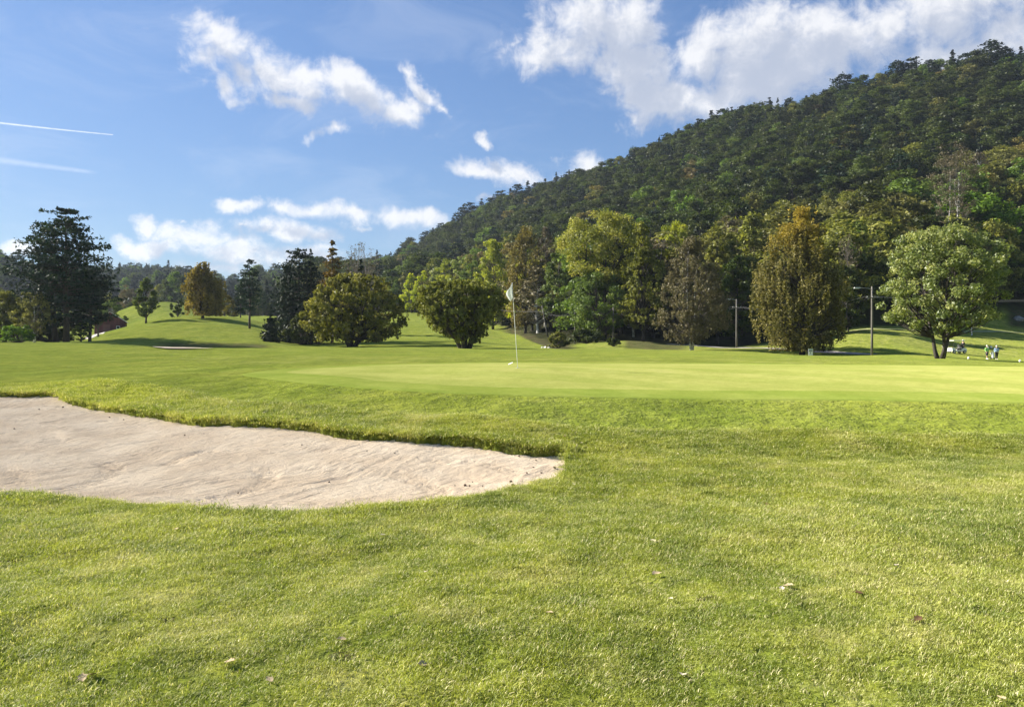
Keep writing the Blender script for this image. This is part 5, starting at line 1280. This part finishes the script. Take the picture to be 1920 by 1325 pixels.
def golf_cart():
    d = 107; x, y = at(1794, d), d; z = gz(x, y)
    t = thing('golf_cart', 'white-roofed golf cart parked behind the maple', 'golf cart', (x, y, z), R(8))
    cream = mat('cart_body', (.72, .72, .66), .35); blk = mat('cart_seat', (.02, .02, .022), .6)
    MB().box((0, 0, 1.80), (1.75, 1.1, .06), 0, .93).box((0, 0, 1.765), (1.79, 1.14, .03)).part('roof', cream, t)
    for sx, lx in ((-.72, -.95), (.72, .62)):
        for sy in (-.46, .46): MB().tube([(lx, sy, .6), (sx, sy, 1.76)], .02, 6).part('roof_post', dark_metal, t)
    MB().box((0, 0, .38), (2.2, 1.1, .16)).box((-.85, 0, .62), (.5, 1.08, .36), 0, .75).box((.72, 0, .60), (.8, 1.08, .32), 0, .9).part('body', cream, t)
    MB().box((.28, 0, .66), (.5, 1.0, .18)).part('seat', blk, t); MB().box((.52, 0, .98), (.12, 1.0, .45)).part('backrest', blk, t)
    ws = bpy.data.materials.new('windscreen'); ws.use_nodes = True; ws.node_tree.nodes['Principled BSDF'].inputs['Transmission Weight'].default_value = 1.; ws.node_tree.nodes['Principled BSDF'].inputs['Base Color'].default_value = (.5, .55, .55, 1); ws.node_tree.nodes['Principled BSDF'].inputs['Roughness'].default_value = .05
    o = MB().box((-.80, 0, 1.28), (.012, .9, .8)).part('windscreen', ws, t)
    sw = MB().tube([(-.5, -.25 + .17 * math.cos(a), .98 + .17 * math.sin(a)) for a in np.linspace(0, 6.28, 13)], .014, 5, False).part('steering_wheel', blk, t)
    for sx in (-.78, .78):
        for sy in (-.5, .5):
            w = MB().tube([(sx, sy - .09, .22), (sx, sy + .09, .22)], .22, 16).part('wheel', blk, t, True); MB().tube([(sx, sy - .1, .22), (sx, sy + .1, .22)], .11, 10).part('rim', cream, w)


golf_cart()
person(1805.5, 109.5, R(-70), 'golfer in black with a white cap beside the golf cart', mat('black_jacket', (.010, .011, .013), .8), mat('charcoal_trousers', (.012, .012, .014), .8), False, .1, (.1, .1))


def marker(px, d, label, r_=.085):
    x, y = at(px, d), d; z = gz(x, y)
    t = thing('tee_marker', label, 'tee marker', (x, y, z), 0, 'white tee markers by the golfers')
    prof = [(0, .02)] + [(r_ * math.sin(a), r_ * 1.3 + .03 - r_ * 1.25 * math.cos(a)) for a in np.linspace(.25, 3.0, 9)] + [(0, r_ * 2.56 + .03)]
    MB().lathe((0, 0, 0), prof, 14).part('ball', white, t, True); MB().tube([(0, 0, -.1), (0, 0, .08)], .02, 6).part('spike', dark_metal, t)


marker(1816, 64, 'white round tee marker left of the golfer in green'); marker(1912.5, 62, 'white round tee marker near the right edge of the photo')
marker(1852, 118, 'small white tee marker above the golfer in green', .16); marker(1858.5, 119, 'small white tee marker just right of the one above the green golfer', .15)


def barn():
    d = 158; x, y = at(206, d), d; z = gz(x, y) - .6
    t = thing('barn', 'small dark red barn with a grey roof behind the left mound', 'barn', (x, y, z), R(24))
    red = mat('barn_red_boards', (.085, .022, .024), .8, noise=(2., .3, (1, 1, .1))); roofm = mat('grey_roof', (.30, .29, .28), .7, noise=(3., .2))
    W, L, h, a = 5.6, 7.5, 2.7, 1.9
    MB().add([(-W / 2, 0, 0), (W / 2, 0, 0), (W / 2, 0, h), (0, 0, h + a), (-W / 2, 0, h), (-W / 2, L, 0), (W / 2, L, 0), (W / 2, L, h), (0, L, h + a), (-W / 2, L, h)], [[0, 4, 9, 5], [1, 6, 7, 2], [0, 1, 2, 4], [5, 9, 7, 6]], [[2, 3, 4], [7, 9, 8]]).part('wall', red, t)
    for sx in (-1, 1):
        e = MB(); o = .35; k = a / (W / 2)
        p = [(sx * (W / 2 + o), -o, h - k * o), (sx * .0, -o, h + a), (0, L + o, h + a), (sx * (W / 2 + o), L + o, h - k * o)]
        e.add([(q[0], q[1], q[2] + .03) for q in p] + [(q[0], q[1], q[2] + .13) for q in p], [[0, 1, 2, 3], [4, 7, 6, 5], [0, 4, 5, 1], [1, 5, 6, 2], [2, 6, 7, 3], [3, 7, 4, 0]]).part('roof', roofm, t)
    for i in range(16): MB().box((-W / 2 + .18 + i * .35, -.015, h / 2), (.05, .03, h)).part('batten', red, t)
    dr = MB().box((-.6, -.04, 1.05), (1.3, .05, 2.1)).part('door', mat('barn_door', (.12, .05, .045), .8), t); MB().box((-.1, -.08, 1.05), (.04, .04, .16)).part('handle', dark_metal, dr)
    w = MB().box((1.5, -.03, 1.5), (.7, .05, .6)).part('window', white, t); MB().box((1.5, -.05, 1.5), (.56, .03, .46)).part('pane', mat('dark_glass', (.02, .025, .03), .1), w)


barn()
strip('gravel_drive', [(160, 128), (172, 136), (180, 144), (186, 152), (190, 160)], [1.0, 2.2, 2.6, 2.2, 2.0], gravel, .06)

rock_m = mat('rock', (.26, .24, .21), .85, noise=(3., .3), bump=(6., .8, .06))


def rock(name, x, y, s, seed, label, cat, material, group=None, flat=.6, sink=.25, surf=None, res=2):
    r = np.random.default_rng(seed); import bmesh
    bm = bmesh.new(); bmesh.ops.create_icosphere(bm, subdivisions=res, radius=1)
    a = r.normal(0, 1, (5, 3))
    for v in bm.verts:
        k = 1 + sum(.16 * math.sin(3.1 * v.co.dot(Vector(q)) + i) for i, q in enumerate(a)) * .6
        v.co = Vector((v.co.x * k, v.co.y * k * .8, v.co.z * k * flat))
    me = bpy.data.meshes.new(name); bm.to_mesh(me); bm.free(); me.materials.append(material)
    z = (gz(x, y) if surf is None else surf)
    o = link(name, me, None, (x, y, z + s * flat * (1 - 2 * sink) * .5), (r.normal(0, .15), r.normal(0, .15), r.uniform(0, 6.28))); o.scale = (s, s, s)
    return tag(o, label, cat, group)


rock('boulder', at(1912, 160), 160, 1.15, 1, 'grey boulder on the rough slope at the right edge', 'rock', rock_m)
rock('boulder', at(1835, 165), 165, 1.3, 2, 'shaded grey boulder behind the young birch', 'rock', rock_m)
for i, (px, d, s, lb) in enumerate([(1017, 112, .28, 'leftmost pale stone at the foot of the brown bank'), (1022, 113, .5, 'biggest pale stone at the foot of the brown bank'), (1030, 112, .32, 'pale stone right of the biggest one by the brown bank'), (1036, 113, .22, 'small pale stone below the rounded brownish bush')]):
    rock('stone', at(px, d), d, s, 10 + i, lb, 'stone', mat('pale_stone', (.5, .48, .42), .8) if i == 0 else bpy.data.materials['pale_stone'], 'pale stones at the foot of the brown bank')


# fallen leaves on the turf
leafc = [mat('fallen_leaf_tan', (.42, .33, .20), .9, spec=.1), mat('fallen_leaf_pale', (.58, .50, .36), .9, spec=.1), mat('fallen_leaf_brown', (.13, .075, .04), .9, spec=.1)]


def fallen_leaf(px, py, s, ci, label, seed):
    r = np.random.default_rng(seed); x, y = ground_at(px, py); n, m = 7, 5; V = []
    for i in range(n):
        u = i / (n - 1); w = math.sin(math.pi * min(.98, max(.02, u)) ** .8) * .42 * (1 + .25 * math.sin(u * 17 + seed))
        for j in range(m):
            v = (j / (m - 1) - .5) * 2; V.append(((u - .5) * 1.1, v * w, .18 * abs(v) * w * 2 + .22 * (u - .45) ** 2 + r.normal(0, .015)))
    Q = [[i * m + j, i * m + j + 1, (i + 1) * m + j + 1, (i + 1) * m + j] for i in range(n - 1) for j in range(m - 1)]
    V += [(-.55, 0, .05), (-.85, .03, .02), (-.55, .02, .06)]; b = n * m
    me = mk('fallen_leaf', V, [np.array([[b, b + 1, b + 2]]), np.array(Q)], [leafc[ci]], None, True)
    z = float(HG(np.array([x]), np.array([y]))[0]); o = link('fallen_leaf', me, None, (x, y, z + .024), (r.normal(0, .14), r.normal(0, .14), r.uniform(0, 6.28))); o.scale = (s,) * 3
    tag(o, label, 'leaf', 'fallen leaves on the turf')


LV = [(1478, 1112, .06, 0, 'largest tan curled leaf in the right foreground turf'), (1466, 1119, .04, 1, 'small pale leaf touching the largest leaf in the right foreground'), (1231, 1083, .065, 0, 'tan leaf beside a dark scrape, right of centre'),
      (1610, 1125, .06, 2, 'dark curled leaf right of the largest tan leaf'), (1438, 948, .05, 2, 'small black-brown leaf right of the bunker tip'), (1225, 1019, .05, 1, 'pale leaf on the turf above the tan leaf'),
      (1681, 1068, .04, 1, 'small whitish leaf in the right half, far from others'), (1599, 1017, .05, 1, 'whitish leaf in the duller patch at the right'), (1805, 961, .035, 1, 'small pale leaf near the right edge in the middle turf'),
      (1257, 1133, .04, 1, 'tiny white leaf below the tan leaf'), (1722, 1178, .05, 2, 'brown leaf low in the right foreground'), (1877, 1311, .045, 0, 'tan leaf in the lower right corner of the turf'), (1853, 1160, .045, 0, 'small reddish tan leaf at the right edge'),
      (1280, 1262, .045, 1, 'pale leaf at the bottom right of centre'), (718, 1010, .05, 1, 'pale leaf on the turf below the bunker middle'), (175, 1272, .055, 0, 'larger tan leaf in the bottom left turf'), (155, 1276, .05, 0, 'tan leaf left of the larger one, bottom left'),
      (330, 1003, .045, 0, 'tan leaf just below the left part of the bunker'), (92, 962, .05, 1, 'pale leaf near the left edge below the bunker'), (16, 934, .06, 1, 'pale leaf in the upper left corner of the near turf'), (115, 934, .05, 2, 'dark leaf at the near rim of the bunker, left'),
      (800, 1080, .04, 1, 'tiny pale leaf in the middle of the near turf'), (1091, 837, .04, 1, 'tiny white leaf on the turf beyond the bunker tip'), (1058, 828, .05, 2, 'dark leaf on the bank above the bunker tip'), (1270, 855, .05, 1, 'pale leaf on the bumpy turf right of the bunker'),
      (1210, 907, .05, 0, 'tan leaf right of the bunker at mid distance'), (1075, 912, .045, 1, 'pale leaf just outside the bunker tip'), (360, 780, .06, 1, 'pale curled leaf on the bank above the bunker'), (495, 783, .05, 1, 'whitish leaf on the bank, right of the curled one'), (985, 777, .04, 2, 'dark leaf on the mown apron near the green'),
      (640, 1200, .05, 0, 'tan leaf in the strawy patch, lower left of centre'), (792, 1245, .045, 0, 'tan leaf near the bottom centre'), (430, 1240, .05, 0, 'tan leaf left of the strawy patch'), (505, 1275, .04, 0, 'small tan leaf at the bottom, left of centre'), (1030, 1160, .04, 0, 'small tan leaf in the central foreground')]
for i, a in enumerate(LV): fallen_leaf(*a, 300 + i)

# clods and crumbs of soil on the sand
clod_m = mat('soil_clod', (.07, .045, .028), .9)
CL = [(1040, 877, .022, 'clod near the tip of the bunker, furthest right'), (1015, 883, .018, 'clod left of the one at the bunker tip'), (962, 906, .03, 'largest clod by the near rim of the bunker tip'), (958, 898, .024, 'clod above the largest one by the near rim'),
      (872, 897, .026, 'dark clod in the right part of the sand, leading a small row'), (880, 900, .018, 'small clod right of the row leader'), (886, 888, .016, 'small clod above the row'), (853, 893, .014, 'tiny clod left of the row leader'), (905, 903, .014, 'tiny clod right end of the row'),
      (1000, 871, .016, 'crumb below the lip near the bunker tip'), (988, 884, .014, 'tiny crumb in the right end of the sand'), (1005, 860, .016, 'crumb right under the lip at the right end'), (973, 853, .02, 'dark clod fallen from the lip near its right end'),
      (617, 885, .018, 'lone dark clod in the middle of the sand'), (446, 905, .016, 'small clod left of the sand middle'), (346, 812, .018, 'small clod under the lip left of centre'), (566, 829, .015, 'crumb under the middle of the lip'), (118, 762, .03, 'dark lump below the notch in the lip'),
      (73, 764, .022, 'small lump on the upper left sand'), (27, 796, .02, 'small lump at the left edge of the sand'), (205, 782, .022, 'lump below the lip, left'), (232, 785, .02, 'crumb near the lip, right of the lump'), (740, 846, .014, 'tiny crumb in the upper right sand'), (688, 842, .014, 'tiny crumb left of the other in the upper right sand')]
for i, (px, py, s, lb) in enumerate(CL):
    x, y = ground_at(px, py - 2); sz = float(sand_z(np.array([x]), np.array([y]))[0])
    rock('soil_clod', x, y, s * .85, 500 + i, 'dark ' + lb if not lb.startswith('dark') else lb, 'soil clod', clod_m, 'clods of soil on the bunker sand', .8, .1, sz, 1)

# ------------------------------------------------------------------ air
def haze():
    x0, x1, y0, y1, z0, z1 = -1500, 1500, -300, 1900, -90, 235
    b = MB().box(((x0 + x1) / 2, (y0 + y1) / 2, (z0 + z1) / 2), (x1 - x0, y1 - y0, z1 - z0)); m = bpy.data.materials.new('haze'); m.use_nodes = True; k = NT(m.node_tree)
    v = k.n('ShaderNodeVolumePrincipled', inp={'Color': (.72, .84, 1, 1), 'Density': .00009, 'Anisotropy': .25}); o = k.n('ShaderNodeOutputMaterial'); k.link(v.outputs[0], o.inputs[1])
    tag(b.part('haze', m, None), kind='stuff')


haze()


# things whose label is shared are told apart by their order from the left
def order_labels():
    seen = {}
    for o in scene.objects:
        if o.parent is None and 'label' in o and 'category' in o: seen.setdefault(o['label'], []).append(o)
    words = ['leftmost', 'second', 'third', 'fourth', 'fifth', 'sixth', 'seventh', 'eighth', 'ninth', 'tenth', 'eleventh', 'twelfth']
    for lb, os_ in seen.items():
        if len(os_) < 2 or len(os_) > 12 or len(lb.split()) > 13: continue
        os_.sort(key=lambda o: o.location.x / max(o.location.y, 1))
        for i, o in enumerate(os_): o['label'] = lb + (', leftmost of these' if i == 0 else f', {words[i]} from left')


order_labels()
